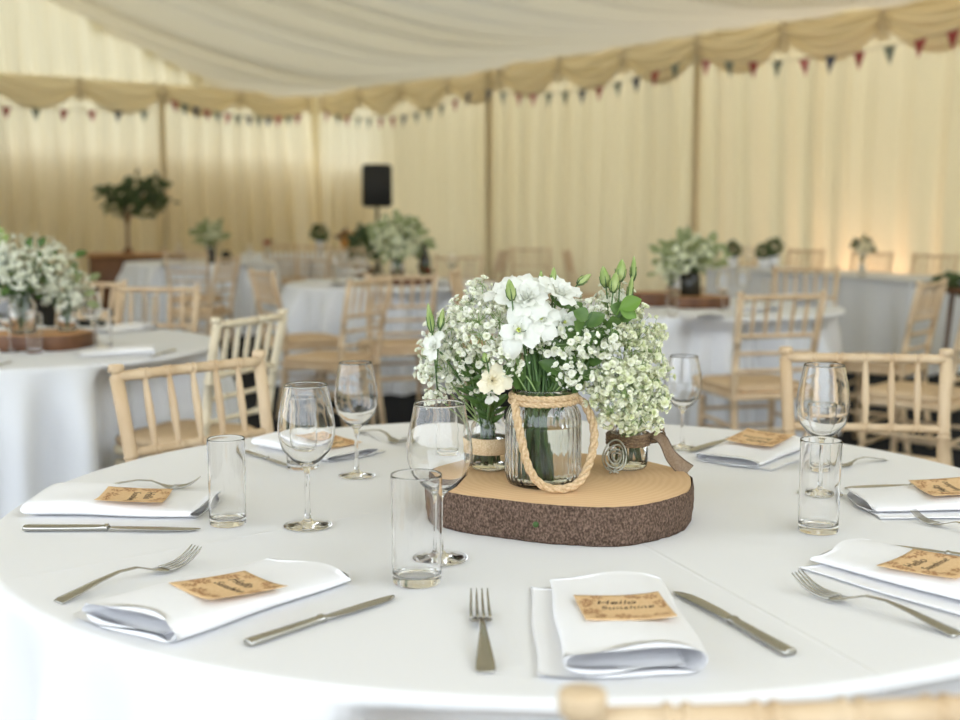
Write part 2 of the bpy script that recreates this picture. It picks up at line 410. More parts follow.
def make_chair(wood='wood'):
    w = M[wood]
    t = empty('chiavari_chair', (0, 0, 0)); t['category'] = 'chair'
    for s in (-1, 1):
        m = MB(); m.add(*ringed([(s*.176, -.235, 0), (s*.178, -.195, .25), (s*.181, -.185, .46), (s*.190, -.222, .70), (s*.198, -.262, .885)], .0165, .0155, (.18, .48, .62, .79), 12))
        # turned finial
        prof = [(.0155, 0), (.0165, .003), (.0120, .007), (.0115, .013), (.0165, .016), (.0178, .019), (.0178, .029), (.0165, .032), (.010, .0335), (.001, .034)]
        v, f = lathe(prof, 14); v = np.array(v)*1.0; v += np.array((s*.198, -.262, .882)); m.add(v, f)
        m.build('back_post', w, t)
    for s in (-1, 1):
        m = MB(); m.add(*ringed([(s*.186, .185, 0), (s*.180, .175, .43)], .0135, .0165, (.3, .62, .9), 10)); m.build('leg', w, t)
    def rail(z, y, hw, r, rings, name='rail'):
        m = MB(); m.add(*ringed([(-hw, y, z), (0, y-.006, z), (hw, y, z)], r, r, rings, 10, .0022)); return m.build(name, w, t)
    sp = [-.66, -.33, 0, .33, .66]
    rail(.888, -.258, .195, .0125, [(x+1)/2 for x in sp], 'top_rail')
    rail(.715, -.224, .190, .0105, [(x+1)/2 for x in sp])
    rail(.635, -.210, .187, .0095, (.2, .8)); rail(.555, -.197, .183, .0095, (.2, .8))
    for x in sp:
        a = Vector((x*.195, -.258, .882)); b = Vector((x*.190, -.226, .715))
        pts = [a.lerp(b, k/12) for k in range(13)]
        rr = [.0055, .0065, .0075, .0085, .0090, .0102, .0092, .0102, .0090, .0085, .0075, .0065, .0055]
        MB().add(*tube(pts, rr, 8)).build('spindle', w, t)
    # seat frame
    def sring(hw_b, hw_f, y0, y1, z, r, n=7):
        out = []
        for (cx, cy, a0) in ((hw_f-r, y1-r, 0), (-(hw_f-r), y1-r, PI/2), (-(hw_b-r), y0+r, PI), (hw_b-r, y0+r, 3*PI/2)):
            for k in range(n): a = a0+PI/2*k/(n-1); out.append((cx+r*math.cos(a), cy+r*math.sin(a), z))
        return out
    def stack(rings, m):
        v = [p for r in rings for p in r]; n = len(rings[0]); f = []
        for i in range(len(rings)-1):
            for k in range(n): f.append((i*n+k, i*n+(k+1) % n, (i+1)*n+(k+1) % n, (i+1)*n+k))
        f.append(tuple(range(n-1, -1, -1))); f.append(tuple((len(rings)-1)*n+k for k in range(n)))
        m.add(v, f)
    m = MB(); stack([sring(.185, .200, -.20, .20, .420, .05), sring(.190, .206, -.205, .207, .424, .05), sring(.190, .206, -.205, .207, .446, .05), sring(.186, .202, -.20, .203, .450, .05)], m); m.build('seat', w, t)
    m = MB(); stack([sring(.178, .195, -.17, .198, .4502, .06), sring(.187, .205, -.18, .207, .460, .07), sring(.188, .206, -.18, .208, .474, .07), sring(.178, .196, -.17, .198, .486, .08), sring(.13, .15, -.12, .15, .492, .08), sring(.05, .06, -.04, .06, .494, .04)], m); m.build('cushion', M['pad'], t)
    for z in (.33, .24):
        MB().add(*ringed([(-.18, .178, z), (.18, .178, z)], .009, .009, (.25, .75), 8, .002)).build('stretcher', w, t)
        for s in (-1, 1): MB().add(*ringed([(s*.181, -.19, z-.03), (s*.182, .178, z-.03)], .009, .009, (.5,), 8, .002)).build('stretcher', w, t)
    MB().add(*ringed([(-.18, -.19, .28), (.18, -.19, .28)], .009, .009, (.25, .75), 8, .002)).build('stretcher', w, t)
    return t
chairK = Kind(make_chair); chairP = Kind(lambda: make_chair('woodlight'))
def chair(bx, by, fx, fy, label, group=None, kind=chairK):
    """bx,by: where the middle of the top rail is; fx,fy: the way the chair faces"""
    l = math.hypot(fx, fy); fx /= l; fy /= l
    rz = math.atan2(fy, fx) - PI/2
    return kind((bx+.26*fx, by+.26*fy, 0), rz, label, group)
def chp(px, Y, fx, fy, label, group=None, kind=chairK): return chair(D(px, Y), Y, fx, fy, label, group, kind)
T1 = (0.105, 2.058); R1 = .86; RT = .78
G1 = 'chairs around the nearest table'
chair(-.685, 2.83, .73, -.68, 'light wood spindle-back chair drawn up to the near table, left of the glasses', G1)
chair(.980, 3.03, -.12, -.99, 'light wood spindle-back chair facing us across the near table, behind the water and wine glass', G1)
chair(.270, .838, -.09, 1, 'blurred light wood chair back at the bottom edge, its round finial by the rolled napkin', G1)
G2 = 'chairs around the left table'
chair(-.79, 4.12, -.90, .40, 'pale wood chair at the left table, half hidden behind the near left chair', G2, chairP)
chp(157, 5.85, -.05, -1, 'wood chair facing us on the far side of the left table', G2)
chp(92, 6.3, -.35, -1, 'wood chair behind the white flowers of the left table', G2)
G3 = 'chairs around the middle table'
chp(262, 7.45, .86, .5, 'wood chair with side-on seat at left of the middle white table', G3)
chp(402, 7.0, -.25, 1, 'wood chair with its back to us and tan seat at the middle table', G3)
chp(370, 6.45, -.88, .47, 'wood chair seen edge-on, leaning right beside the middle table', G3)
chp(455, 7.5, .95, -.1, 'wood chair seen edge-on right behind the left tip of the near bouquet', G3)
chp(459, 10.2, -.2, -1, 'wood chair facing us beyond the middle table, right of the tall bouquet', G3)
G4 = 'chairs around the back left tables'
chp(228, 9.9, -.97, .25, 'wood chair seen edge-on before the back left table, under its small green plant', G4)
chp(186, 11.2, .1, 1, 'wood chair with its back to us against the back left cloth', G4)
chp(280, 14.25, .1, 1, 'distant wood chair left of the small round topiary', G4)
chp(313, 13.9, -.2, -1, 'distant wood chair facing us below the small round topiary', G4)
chp(346, 12.7, .3, 1, 'distant wood chair below the orange flowers', G4)
GR = 'chairs around the right table'
chair(D(782, 5.3), 5.3, -.22, 1, 'wood chair with its back to us and wide tan seat at the right table', GR)
chp(806, 7.9, -.35, -1, 'wood chair facing us on the far side of the right table', GR)
chp(932, 6.25, -.78, .62, 'wood chair at the right edge turned left to the right table', GR)
chp(985, 5.1, -.75, .65, 'wood chair cut by the right edge of the picture, nearer than the turned one', GR)
GB = 'chairs at the back behind the near bouquet'
chp(503, 11.6, -.97, .25, 'dark wood chair edge-on before the side wall, left above the near bouquet', GB)
chp(531, 12.6, -.1, -1, 'faint wood chair facing us just right of the edge-on chair by the side wall', GB)
chp(567, 11.6, .9, -.2, 'faint wood chair top right above the white blooms', GB)

# ------------------------------------------------------------------ tablecloths
def cloth_round(cx, cy, Rr, seed, dents=(), folds=(), zb=.015, n=288):
    m = MB(); rings = []
    rs = [0.001]+[Rr*k/14 for k in range(1, 14)]+[Rr*.975, Rr*.99]
    top = [(r, .75) for r in rs] + [(Rr-.003, .7495), (Rr+.003, .746), (Rr+.006, .740), (Rr+.008, .73)]
    v = []
    def foldf(a): # periodic
        v_ = (.5*math.sin(15*a+2*math.sin(2*a+seed)+seed) + .6*math.sin(27*a+1.7*math.sin(3*a+seed*2)) + .25*math.sin(6*a+seed*1.3)); return math.copysign(abs(v_)**.8, v_)+.25*max(0, v_)**2
    prof = list(top)
    nd = 16
    for k in range(1, nd+1): prof.append((Rr+.008, .73-(.73-zb)*k/nd))
    for (r, z) in prof:
        d = max(0, (.745-z)/.745)
        amp = .072*smooth(-.01, .34, d)**.8
        for k in range(n):
            a = 2*PI*k/n
            rr = r
            if d > 0:
                fo = foldf(a)
                rr += amp*(fo*.75+.3) + .02*d
                for (da, dw, dd) in folds:
                    df = (a-da+PI) % (2*PI)-PI; rr += dd*math.exp(-(df/dw)**2)*smooth(0, .12, d)
                for (da, dw, dd) in dents:
                    df = abs((a-da+PI) % (2*PI)-PI)
                    rr -= dd*(1-smooth(dw, dw+.10, df))*smooth(.01, .10, d)
            v.append((rr*math.cos(a), rr*math.sin(a), z))
    f = []
    for i in range(len(prof)-1):
        for k in range(n):
            f.append((i*n+k, i*n+(k+1) % n, (i+1)*n+(k+1) % n, (i+1)*n+k))
    f.append(tuple(range(n-1, -1, -1)))
    m.add(v, [q[::-1] for q in f]); return m
a_ = P(640, 546); b_ = P(850, 668); c_ = P(690, 455); d_ = P(180, 545)
def rel(p, c): return (p.x-c[0], p.y-c[1])
ang = lambda x, y: math.atan2(y-T1[1], x-T1[0])
cl_lines = [(*rel(a_, T1), *rel(b_, T1), 1.0), (*rel(P(200, 548), T1), *rel(P(420, 505), T1), .5), (*rel(P(850, 500), T1), *rel(P(700, 560), T1), 0.0)]
ck = ang(-.685, 2.83); cj = ang(.980, 3.03)
t1 = cloth_round(0, 0, R1, 1.3, dents=((ck, .34, .40), (cj, .26, .20), (ang(.27, .838), .34, .26)), folds=((ang(b_.x, b_.y), .03, .03),), n=420).build('tablecloth', crease_cloth(cl_lines))
t1.location = (T1[0], T1[1], 0); t1.scale = (1.055, 1.0, 1.0)
tag(t1, 'large white cloth draped over the near round table laid with card place settings', 'tablecloth')
TL = (-1.82, 4.62); TM = (D(392, 8.9, .75), 8.9); TR = (1.20, 6.62); TB = (D(200, 12.9), 12.9); TC = (D(292, 14.9), 15.6)
def place_cloth(T, seed, label, dents=()):
    o = cloth_round(0, 0, RT, seed, n=240, dents=dents).build('tablecloth', M['clothfar']); o.location = (T[0], T[1], 0); tag(o, label, 'tablecloth')
def dn(T, x, y, w=.22, d=.22): return (math.atan2(y-T[1], x-T[0]), w, d)
place_cloth(TL, 2.1, 'white cloth over the round table at left with a large white bouquet', (dn(TL, -.79, 4.12, .32, .26), dn(TL, D(157, 5.85), 5.85), dn(TL, D(92, 6.3), 6.3, .3, .1)))
place_cloth(TM, 3.4, 'white cloth over the round table in the middle distance below the black speaker', (dn(TM, D(459, 10.2), 10.2, .3, .15), dn(TM, D(452, 7.5), 7.5, .4, .15)))
place_cloth(TR, 4.7, 'white cloth over the round table behind the near wooden chair at right', (dn(TR, D(782, 5.3), 5.3, .3, .12), dn(TR, D(934, 6.25), 6.25, .3, .12), dn(TR, D(985, 5.1), 5.1, .3, .1)))
place_cloth(TB, 5.2, 'white cloth over the back left round table under a small leafy plant')
place_cloth(TC, 6.2, 'white cloth over the farthest round table, with a red flower at its edge')
# long table by the side wall
def long_table():
    A = P(912, 281, .75); B = P(706, 268, .75)
    ax = Vector((B.x-A.x, B.y-A.y, 0)); L_ = ax.length; ax.normalize(); ay = Vector((-ax.y, ax.x, 0))
    if ay.y < 0: ay = -ay
    m = MB(); w = .76; r = .03
    per = []
    def seg(p, q, n): return [(p[0]+(q[0]-p[0])*k/n, p[1]+(q[1]-p[1])*k/n) for k in range(n)]
    per = seg((0, 0), (L_, 0), 90)+seg((L_, 0), (L_, w), 28)+seg((L_, w), (0, w), 90)+seg((0, w), (0, 0), 28)
    n = len(per); v = []
    for (ins, z) in ((.04, .75), (.004, .749), (0, .742), (0, .72), (0, .5), (0, .25), (0, .015)):
        d = (.75-z)/.75
        for k, (x, y) in enumerate(per):
            cx, cy = L_/2, w/2; ox, oy = x-cx, y-cy
            q = max(abs(ox)/cx, abs(oy)/cy); ex = 1 if abs(ox)/cx >= q-.001 else 0
            f_ = (.022*math.sin(k*.42+2*math.sin(k*.11))+.02)*smooth(0, .5, d)-ins
            if ex: ox += math.copysign(f_, ox)
            if abs(oy)/cy >= q-.001: oy += math.copysign(f_, oy)
            v.append((cx+ox, cy+oy, z))
    f = [(i*n+k, i*n+(k+1) % n, (i+1)*n+(k+1) % n, (i+1)*n+k) for i in range(6) for k in range(n)]
    f.append(tuple(range(n))); m.add(v, f)
    o = m.build('tablecloth', M['clothfar']); o.location = (A.x, A.y, 0); o.rotation_euler = (0, 0, math.atan2(ax.y, ax.x))
    if (Matrix.Rotation(math.atan2(ax.y, ax.x), 3, 'Z') @ Vector((0, 1, 0))).dot(ay) < 0: o.scale = (1, -1, 1)
    tag(o, 'grey-white cloth over the long straight table beside the side wall', 'tablecloth')
    return A, ax, ay, L_
LA, Lx, Ly, LL = long_table()

# ------------------------------------------------------------------ glassware
def make_wine(big=True):
    # outer then inner wall, one closed skin
    s = 1.0
    out = [(.0005, 0), (.030, 0), (.0345, .0012), (.0345, .0022), (.020, .0045), (.008, .0075), (.0045, .012), (.0036, .03), (.0036, .075), (.0050, .084), (.010, .089), (.022, .097),
           (.0345, .112), (.0400, .130), (.0408, .145), (.0385, .165), (.0345, .185), (.0313, .2015), (.0311, .2030), (.0309, .2042), (.0304, .2048)]
    inn = [(.0299, .2043), (.0298, .2030), (.0300, .2015), (.0335, .185), (.0374, .165), (.0397, .145), (.0389, .130), (.0333, .113), (.0205, .0995), (.009, .0925), (.0005, .0910)]
    v, f = lathe(out+inn, 40)
    m = MB().add(v, f)
    o = m.build('wine_glass', M['glass']); o['category'] = 'wine glass'; return o
wine = Kind(make_wine)
def make_tumbler():
    out = [(.0005, .0012), (.022, .0012), (.024, .0010), (.026, .0001), (.0275, .0001), (.0292, .0012), (.0298, .003), (.0300, .006), (.0303, .03), (.0310, .12), (.0312, .1435), (.0312, .1452), (.0309, .1463), (.0305, .1467)]
    inn = [(.0300, .1463), (.0297, .1452), (.0296, .1435), (.0294, .12), (.0287, .03), (.0284, .018), (.0280, .0145), (.0268, .0125), (.024, .0115), (.015, .0112), (.0005, .0112)]
    v, f = lathe(out+inn, 40)
    o = MB().add(v, f).build('tumbler', M['glass']); o['category'] = 'tumbler'; return o
tumb = Kind(make_tumbler)
ZT = .7505
def gl(kind, px, py, label, group=None, sc_=1.0):
    p = P(px, py, ZT); return kind((p.x, p.y, ZT), 0, label, group, sc_)
GT = 'straight water tumblers on the near table'; GW = 'stemmed wine glasses on the near table'
gl(tumb, 228, 524, 'clear straight tumbler beside the leftmost napkin on the near table', GT, (.98, .98, .97))
gl(tumb, 417, 582, 'clear straight tumbler nearest us, between the two front napkins', GT, (1.12, 1.12, 1.03))
gl(tumb, 818, 531, 'clear straight tumbler in front of the right-hand wine glass', GT, (1.04, 1.04, 1.01))
gl(tumb, 303, 468, 'clear tumbler standing behind the leftmost wine glass', GT, (1.05, 1.05, 1.0))
gl(tumb, 450, 456, 'clear tumbler behind the wine glass at the left side of the log slice', GT, (1.0, 1.0, .95))
gl(tumb, 820, 470, 'clear tumbler seen through the right-hand wine glass', GT, (1.0, 1.0, .90))
gl(wine, 308, 526, 'wine glass at left with a tumbler and folded napkin behind it', GW, (1.13, 1.13, 1.13))
gl(wine, 357, 476, 'empty wine glass farther back at left, before the dark floor gap', GW, (1.02, 1.02, 1.08))
gl(wine, 440, 559, 'wine glass at the left edge of the log slice', GW, (1.18, 1.18, 1.13))
gl(wine, 682, 448, 'empty wine glass right of the bouquet at the back of the table', GW, (.98, .98, .98))
gl(wine, 820, 494, 'wine glass at right in front of the light wood chair', GW, (1.16, 1.16, 1.15))

# ------------------------------------------------------------------ napkins and cards
def napkin_path():
    # cross-section (x across, z up), from the flap at left round the sleeve and back inside
    c = [(-.112, .0045), (-.085, .0038), (-.03, .0030), (.04, .0030), (.075, .0036), (.0905, .0085), (.094, .0165), (.0885, .0245), (.070, .0285), (.03, .0300), (-.02, .0302), (-.055, .0290),
         (-.0755, .0245), (-.0805, .0180), (-.0755, .0120), (-.055, .0092), (-.01, .0088), (.04, .0092), (.068, .0100)]
    return spline([(x, 0, z) for x, z in c], 5)
def make_napkin(h=1.0, w=1.0, L_=.27, seed=0):
    pts = napkin_path(); th = .0024
    n = len(pts); m = MB(); nv = 22
    P2 = [(p.x*w, p.z*h) for p in pts]
    nor = []
    for i in range(n):
        a = P2[max(0, i-1)]; b = P2[min(n-1, i+1)]; dx, dz = b[0]-a[0], b[1]-a[1]; l = math.hypot(dx, dz); nor.append((-dz/l, dx/l))
    out = []; 
    sides = []
    for sg in (-1, 1):
        sides.append([(P2[i][0]+nor[i][0]*th/2*sg, P2[i][1]+nor[i][1]*th/2*sg) for i in range(n)])
    loop = sides[0]+sides[1][::-1]
    v = []; ln = len(loop)
    for j in range(nv+1):
        s = j/nv; y = -L_/2 + L_*s
        hh = 1.0 - .42*smooth(.12, .9, s)      # pressed flatter towards the far end
        sk = .012*(s-.5)
        for i, (x, z) in enumerate(loop):
            zz = .0004 + z*hh*(1+.05*math.sin(7*s+x*40+seed))
            ee = .006*math.sin(x*30+seed) + (.004*math.sin(i*.31+seed))
            yy = y + (ee if (j == 0 or j == nv) else ee*.5)
            v.append((x*(1-.05*s)+sk+.002*math.sin(9*s+seed), yy, max(.0003, zz)))
    f = [(j*ln+i, (j+1)*ln+i, (j+1)*ln+(i+1) % ln, j*ln+(i+1) % ln) for j in range(nv) for i in range(ln)]
    h_ = n
    for j, flip in ((0, 0), (nv, 1)):
        for i in range(n-1):
            q = (j*ln+i, j*ln+i+1, j*ln+ln-2-i, j*ln+ln-1-i); f.append(q if flip else q[::-1])
    m.add(v, f)
    o = m.build('napkin', M['napkin']); o['category'] = 'napkin'; return o
napA = Kind(lambda: make_napkin(1, 1, .28, 0)); napB = Kind(lambda: make_napkin(.92, .95, .28, 2)); 
def text_mesh(body, size, material, parent, loc, shear=.25, name='lettering'):
    cu = bpy.data.curves.new('t', 'FONT'); cu.body = body; cu.size = size; cu.align_x = 'CENTER'; cu.shear = shear; cu.extrude = .00012; cu.offset = -.00025
    to = bpy.data.objects.new('t', cu); C.objects.link(to)
    bpy.context.view_layer.update()
    dg = bpy.context.evaluated_depsgraph_get(); me = bpy.data.meshes.new_from_object(to.evaluated_get(dg)); me.name = name
    bpy.data.objects.remove(to); me.materials.clear(); me.materials.append(material)
    for v in me.vertices:
        x = v.co.x+loc[0]; y = v.co.y+loc[1]
        v.co = Vector((x, y, cardz(x, y)+.0004+v.co.z))
    o = bpy.data.objects.new(name, me); C.objects.link(o); o.parent = parent; return o
def cardz(x, y): return .0012 + .0045*(x/.055)**2*(1 if x > 0 else .35) + .0012*(y/.055)**2
def make_card():
    t = empty('place_card'); t['category'] = 'place card'
    hw, hh = .053, .055
    m = MB()
    nx, ny = 14, 14
    for dz, fl in ((0, 0), (-.0006, 1)):
        v, f = gridf(lambda a, b: ((2*a-1)*hw, (2*b-1)*hh, cardz((2*a-1)*hw, (2*b-1)*hh)+dz), nx, ny)
        m.add(v, [q[::-1] for q in f] if fl else f)
    n1 = (nx+1)*(ny+1); e = []
    loop = [i for i in range(nx+1)]+[(j*(nx+1)+nx) for j in range(1, ny+1)]+[ny*(nx+1)+i for i in range(nx-1, -1, -1)]+[j*(nx+1) for j in range(ny-1, 0, -1)]
    for i in range(len(loop)): a, b = loop[i], loop[(i+1) % len(loop)]; m.f.append((a, a+n1, b+n1, b)); m.m.append(0)
    m.build('paper', M['kraft'], t)
    text_mesh('Hello', .0225, M['ink'], t, (-.006, .016, 0)); text_mesh('Sunshine', .0185, M['ink'], t, (.004, -.006, 0))
    # printed flowers round the border
    m = MB(); rr = random.Random(3)
    def leafp(cx, cy, a, l, w):
        v = []; n = 8
        for k in range(n+1):
            s = k/n; ww = w*math.sin(PI*s)**.8
            for sg in (-1, 1):
                x = cx+math.cos(a)*l*s - math.sin(a)*ww*sg; y = cy+math.sin(a)*l*s + math.cos(a)*ww*sg
                x = max(-hw+.0005, min(hw-.0005, x)); y = max(-hh+.0005, min(hh-.0005, y)); v.append((x, y, cardz(x, y)+.0003))
        f = [(2*k, 2*k+2, 2*k+3, 2*k+1) for k in range(n)]
        m.add(v, [q[::-1] for q in f])
    def flowerp(cx, cy, r, n=7):
        for k in range(n):
            a = 2*PI*k/n+cx*50
            leafp(cx+math.cos(a)*r*.28, cy+math.sin(a)*r*.28, a, r*.75, r*.20)
        v = [(cx+r*.18*math.cos(2*PI*k/8), cy+r*.18*math.sin(2*PI*k/8), 0) for k in range(8)]
        m.add([(x, y, cardz(x, y)+.0003) for x, y, _ in v], [tuple(range(8))])
    for (x, y, r) in ((-.040, -.014, .012), (.040, .038, .010), (-.034, -.040, .007), (-.006, -.038, .012), (.020, -.042, .007), (.046, .012, .009), (-.042, .022, .010), (-.026, .046, .009), (.016, .047, .008), (.043, -.040, .006)): flowerp(x, y, r)
    for (x, y, a, l) in ((-.050, -.030, .8, .02), (-.024, -.034, 2.6, .018), (.028, -.041, .2, .02), (.047, -.012, 1.4, .018), (-.046, .034, -.2, .02), (.030, .041, 3.0, .02), (-.046, .002, 1.0, .018), (.003, -.044, .1, .016)): leafp(x, y, a, l, .0022); leafp(x, y, a+.7, l*.6, .0018)
    m.build('printed_flowers', M['print'], t, smooth=False)
    return t
card = Kind(make_card)
def place(x, y, toward, label, clabel, kind=napA, crot=0, cpos=None, sc_=(1, 1, 1), group='white folded napkins on the near table', cg='kraft place cards on the near table'):
    """toward = heading in degrees of the open end; cpos = world place of the card"""
    rz = math.radians(toward)+PI/2
    kind((x, y, ZT), rz, label, group, sc_)
    if clabel:
        cx, cy = cpos or (x, y)
        loc = Matrix.Rotation(-rz, 3, 'Z') @ Vector((cx-x, cy-y, 0))
        s_ = loc.y/sc_[1]/.28+.5; hh = (1-.42*smooth(.12, .9, s_))*sc_[2]
        tilt = math.atan(-.03*.42*1.3/.28*sc_[2]/sc_[1])
        q = Matrix.Rotation(rz, 4, 'Z') @ Matrix.Rotation(tilt, 4, 'X') @ Matrix.Rotation(crot, 4, 'Z')
        c = card((cx, cy, ZT+.0330*hh), 0, clabel, cg); c.rotation_euler = q.to_euler()
place(.163, 1.410, -88, 'white folded napkin with its open roll facing us, front centre', 'kraft card reading Hello Sunshine on the front centre napkin', cpos=(.172, 1.392), crot=.02, sc_=(.90, 1.12, 1.1))
place(-.335, 1.508, -125, 'white folded napkin at front left, its open end to the lower left', 'kraft card reading Hello Sunshine on the front left napkin', crot=-.24, cpos=(-.320, 1.478), sc_=(.90, 1.06, 1.05))
place(-.607, 2.022, 178, 'white folded napkin at the left rim of the near table, by the tumbler', 'kraft card on the leftmost napkin of the near table', napB, cpos=(-.585, 1.990), crot=.12, sc_=(.95, 1.02, 1.05))
p = P(318, 446, .76); place(p.x, p.y, 138, 'white napkin behind the leftmost wine glass, on the far left rim', 'kraft card on the napkin behind the left wine glasses', napB, cpos=(p.x+.02, p.y-.02), sc_=(.85, .9, .9))
place(.572, 2.455, 52, 'white folded napkin at the far rim behind the right-hand tumbler', 'kraft card on the napkin at the far right rim, before the wood chair', napB, cpos=(.587, 2.48), sc_=(.9, .82, 1.1))
place(.795, 2.028, 2, 'white folded napkin at the right edge, just behind the tilted fork', 'kraft card cut by the right edge, on the middle right napkin', napB, cpos=(.815, 2.030), sc_=(.92, 1, 1.1))
place(.615, 1.590, -52, 'white folded napkin at lower right, between a fork and a knife', 'kraft card cut by the right edge, on the lower right napkin', napA, crot=.1, cpos=(.612, 1.574), sc_=(.88, 1.08, 1.05))

# ------------------------------------------------------------------ cutlery
def make_knife():
    t = empty('table_knife'); t['category'] = 'knife'
    # handle from y=-.115 to -.01, blade to .115
    def sect(st, n=14, p=2.6):
        v = []; f = []
        for (y, hw, ht, zc, xo) in st:
            for k in range(n):
                a = 2*PI*k/n; c, s = math.cos(a), math.sin(a)
                v.append((xo+hw*math.copysign(abs(c)**(2/p), c), y, zc+ht*math.copysign(abs(s)**(2/p), s)))
        for i in range(len(st)-1):
            for k in range(n): f.append((i*n+k, i*n+(k+1) % n, (i+1)*n+(k+1) % n, (i+1)*n+k))
        f.append(tuple(range(n-1, -1, -1))); f.append(tuple((len(st)-1)*n+k for k in range(n)))
        return v, [q[::-1] for q in f]
    m = MB().add(*sect([(-.117, .004, .002, .0042, 0), (-.1165, .0078, .0036, .0044, 0), (-.112, .0088, .0042, .0045, 0), (-.07, .0078, .0040, .0046, 0), (-.02, .0062, .0038, .0050, 0), (-.011, .0060, .0038, .0052, 0), (-.010, .0072, .0046, .0053, 0), (-.006, .0072, .0046, .0053, 0), (-.005, .0058, .0030, .0053, 0)]))
    m.build('handle', M['steel'], t)
    m = MB().add(*sect([(-.006, .0055, .0018, .0053, 0), (.004, .0075, .0010, .0053, .0008), (.03, .0092, .0008, .0050, .0012), (.07, .0096, .0007, .0042, .0008), (.095, .0088, .0006, .0034, -.0002), (.108, .0062, .0005, .0030, -.0022), (.114, .0028, .0004, .0028, -.0045), (.1155, .0006, .0003, .0028, -.0058)], 10, 2))
    m.build('blade', M['steel'], t)
    return t
def make_fork():
    m = MB()
    st = [(-.103, .0042, .0012), (-.1025, .0085, .0014), (-.097, .0100, .0030), (-.08, .0088, .0062), (-.05, .0060, .0125), (-.02, .0036, .0170), (.005, .0030, .0160), (.022, .0040, .0100), (.032, .0095, .0062), (.040, .0122, .0048), (.047, .0126, .0046)]
    th = .0011; v = []; f = []
    for (y, hw, z) in st:
        v += [(-hw, y, z+th*.3), (-hw*.5, y, z+th), (hw*.5, y, z+th), (hw, y, z+th*.3), (hw, y, z-th*.6), (-hw, y, z-th*.6)]
    for i in range(len(st)-1):
        for k in range(6): f.append((i*6+k, i*6+(k+1) % 6, (i+1)*6+(k+1) % 6, (i+1)*6+k))
    f.append(tuple(range(5, -1, -1))); f.append(tuple((len(st)-1)*6+k for k in range(6)))
    m.add(v, [q for q in f])
    for k in range(4):
        x = -.0105+.007*k
        pts = [(x, .045, .0048), (x, .056, .0048), (x*.97, .068, .0065), (x*.93, .080, .0110), (x*.90, .090, .0175), (x*.88, .096, .0225)]
        v, f = tube(pts, [.0019, .0019, .0018, .0016, .0013, .0006], 6)
        m.add(v, f)
    o = m.build('dinner_fork', M['steel']); o['category'] = 'fork'; return o
knife = Kind(make_knife); fork = Kind(make_fork)
def cutl(kind, p0, p1, label, length, z=ZT, z1=.004, grp=None):
    """handle end pixel -> tip pixel"""
    a = P(*p0, z+.003); b = P(*p1, z+z1); d = b-a; mid = (a+b)/2
    s = math.hypot(d.x, d.y)/length
    return kind((mid.x, mid.y, z), math.atan2(d.y, d.x)-PI/2, label, grp, s)
GK = 'table knives on the near table'; GF = 'forks on the near table'
cutl(fork, (486, 671), (479, 589), 'dinner fork between the two front napkins, tines pointing away', .205, z1=.022, grp=GF)
cutl(knife, (790, 654), (677, 590), 'table knife lying right of the front centre napkin', .232, grp=GK)
cutl(knife, (248, 644), (397, 595), 'table knife slanting below the front left napkin', .232, grp=GK)
cutl(fork, (58, 601), (201, 547), 'fork at front left, its tines arched above the napkin', .205, z1=.022, grp=GF)
cutl(knife, (25, 529), (200, 529), 'table knife lying in front of the leftmost napkin', .232, grp=GK)
cutl(fork, (95, 487), (203, 484), 'fork mostly hidden along the back of the leftmost napkin', .205, z1=.01, grp=GF)
cutl(fork, (958, 634), (792, 573), 'fork at lower right with tines pointing to the log slice', .205, z1=.022, grp=GF)
cutl(knife, (1010, 563), (880, 543), 'table knife behind the lower right card, cut by the right edge', .232, grp=GK)
cutl(fork, (1010, 540), (910, 507), 'fork at the right edge between the two right napkins', .205, z1=.022, grp=GF)
cutl(knife, (972, 486), (843, 487), 'table knife along the back of the middle right napkin', .232, grp=GK)
cutl(knife, (762, 433), (688, 451), 'table knife left of the far right napkin', .232, grp=GK)
cutl(fork, (886, 459), (830, 462), 'fork behind the right-hand tumbler at the far rim', .205, z1=.015, grp=GF)
cutl(knife, (246, 452), (292, 466), 'table knife left of the leftmost wine glass at the far rim', .232, grp=GK)
cutl(fork, (360, 431), (410, 441), 'fork lying between the two back wine glasses on the far left rim', .205, z1=.015, grp=GF)

